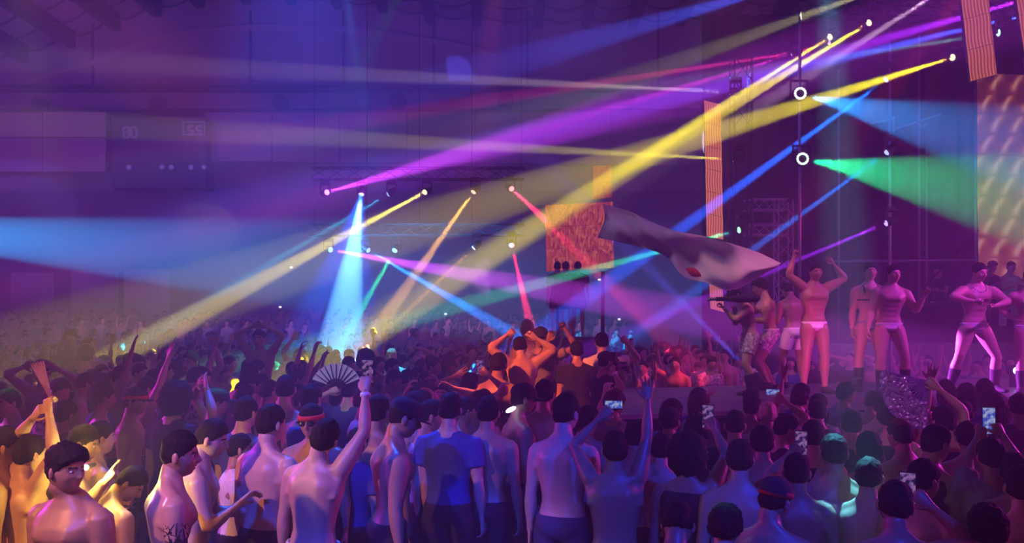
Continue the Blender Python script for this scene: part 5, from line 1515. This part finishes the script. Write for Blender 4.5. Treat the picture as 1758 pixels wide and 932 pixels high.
for (x, y) in cand:
    if not free(x, y, .40): continue
    if NM >= MAXN: rest.append((x, y)); continue
    v = rr.randrange(12)
    if (y < 9 and v in (2,3,8,11)) or (y < 11.5 and x > 1 and v in (2,3,5,7,8,11)): v = (0, 6, 9)[rr.randrange(3)]
    if v == 10 and y < 10: v = 3
    pr, ch = PR[v]; o = pr.copy(); COL.objects.link(o)
    toward = math.degrees(math.atan2(-(5.5-x), 11-y))
    face = toward+rr.uniform(-30,30)
    if x > 1.3 and y > fr(x,1.7)[1]: face = 175+rr.uniform(-35,35)
    s = rr.uniform(.92,1.06)
    if x > 1 and y < fr(x,0)[1]:
        s = min(s, .94)
    if 700 < CX+F*x/y < 1100 and y < 10: s = min(s, .96)
    o.location = (x, y, 0); o.rotation_euler = (0,0,math.radians(face)); o.scale = (s,s,s)
    for fn, lab, grp in zones:
        if fn(x, y):
            LABS.setdefault((v, lab), []).append((x/y, y, o)); tag(o, lab, 'person', grp); break
    for c in ch:
        c2_ = c.copy(); COL.objects.link(c2_); c2_.parent = o
    taken.append((x, y)); NM += 1
HD = {'crop':'short-haired','fade':'fade-cut','quiff':'quiffed','curly':'curly','long':'long-haired','buzz':'shaven','big':'bushy-haired'}
AD = {('down','down'):'arms down',('bent','down'):'forearm out',('high','down'):'one arm up',('down','high'):'arm up',('phone','down'):'hand forward',('chest','bent'):'arms folded',('head','down'):'hand on head',('high','high'):'both arms up',('down','bent'):'one hand out',('out','down'):'elbow out',('point','down'):'arm reaching'}
NTH = 'first second third fourth fifth sixth seventh eighth ninth tenth'.split()
ZS = {0:'outer left rows',2:'rows by blue light column',4:'central rows near riser',6:'beyond the runway',7:'rows at stage skirt',1:'hazy rows under banners',3:'hazy rows behind blue column',5:'hazy central rows'}
for (v, lab), L_ in LABS.items():
    zi = [z[1] for z in zones].index(lab)
    L_.sort(key=lambda t_: t_[0])
    for k, (_, yy, o) in enumerate(L_):
        top_ = gset[v][1]
        txt = '%s %s, %s, %s' % (HD[hset[v]], ('reveller in %s shirt' % (top_+'ed' if top_ == 'print' else top_)) if top_ else 'bare-backed reveller', AD[armset[v]], ZS[zi])
        if len(L_) > 1: txt += ', %s from left' % NTH[min(k, 9)]
        o['label'] = txt
print('CROWD', len(PEOPLE), NM, len(rest))
# everyone further off: one mesh of many small figures
def low(po, hairc):
    ps = Pose(po); v, f = remesh(body_solid(ps, 0, 0, n=12), .05, 1)
    m_ = MB(); m_.add(v, f, 0)
    hp = MB(); c, fc = cube_sphere(4); hv = head_surface(c); hp.add(hv, fc, 0)
    c2 = hair_parts(5, 'crop', 1); hp.add(c2.v, c2.f, 1); put_head(hp, ps)
    b = len(m_.v); m_.v += hp.v; m_.f += [tuple(i+b for i in q) for q in hp.f]; m_.m += hp.m
    if hairc:
        g_ = garment(ps, 'tee', .05)
        k = len(m_.v)
    # clothing by height
    for qi, q in enumerate(m_.f):
        if m_.m[qi] == 0 and qi < len(f):
            z = sum(m_.v[i][2] for i in q)/len(q)
            if z < 1.02+ps.dz or (hairc and z < 1.44+ps.dz and abs(sum(m_.v[i][0] for i in q)/len(q)) < .2): m_.m[qi] = 2
    return np.array(m_.v), m_.f, m_.m
LOWS = [low(dict(R=A[a_], L=A[b_]), c_) for a_, b_, c_ in (('down','down',0),('high','down',0),('bent','down',1),('down','down',1),('down','high',0),('high','high',1))]
pts = [q_ for q_ in rest if not (.5 < q_[0] < 2.2 and 18.4 < q_[1] < 20.1)]; y = 19.8
while y < 38:
    x = -.68*y
    while x < min(.50*y, 7.5):
        px_, py_ = x+rr.uniform(-.18,.18), y+rr.uniform(-.25,.25)
        if not (px_ > 4.3 and py_ > 13) and not (.5 < px_ < 2.2 and 18.4 < py_ < 20.1): pts.append((px_, py_))
        x += .62 if y < 26 else .75
    y += 1.15 if y < 26 else 1.5
V = []; FF = []; MI = []; base = 0
for (x, y) in pts:
    if y > 38.2: continue
    v, f, m_ = LOWS[rr.choice((0,0,0,0,1,2,2,2,3,3,3,3,4,5))]
    s = rr.uniform(.92,1.08); a = math.atan2(-(5.5-x), 11-y)+rr.uniform(-.6,.6)
    zt = terrace(y+.0)
    V.append((rz2(a) @ (v*s).T).T+np.array((x, y, zt))); FF += [tuple(i+base for i in q) for q in f]; MI += m_; base += len(v)
me = bpy.data.meshes.new('far_crowd'); me.from_pydata(np.concatenate(V).tolist(), [], FF)
for m_ in (M_SKIN, M_HAIR, M_GREY): me.materials.append(m_)
me.polygons.foreach_set('material_index', MI); me.polygons.foreach_set('use_smooth', [True]*len(FF)); me.update()
tag(link('far_crowd', me), 'hazy mass of distant people filling the floor and terraces at the back', 'crowd', kind='stuff')
print('FAR', len(pts), len(FF))
# ------------------------------------------------------------------ theatrical haze filling the hall
hm = bpy.data.materials.new('stage_haze'); hm.use_nodes = True; nt = hm.node_tree; nt.nodes.clear()
ho = nt.nodes.new('ShaderNodeOutputMaterial'); hs = nt.nodes.new('ShaderNodeVolumeScatter')
hs.inputs['Density'].default_value = HAZE; hs.inputs['Anisotropy'].default_value = .1; hs.inputs['Color'].default_value = (1,1,1,1)
nt.links.new(hs.outputs[0], ho.inputs['Volume'])
mb = MB(); mb.box((-33.9,-8.9,.01),(33.9,39.9,13.3)); hz = mb.build('haze', hm)
mb2 = None
tag(hz, 'thin theatrical haze hanging through the whole hall', 'haze', kind='stuff')
hm.cycles.volume_sampling = 'EQUIANGULAR'
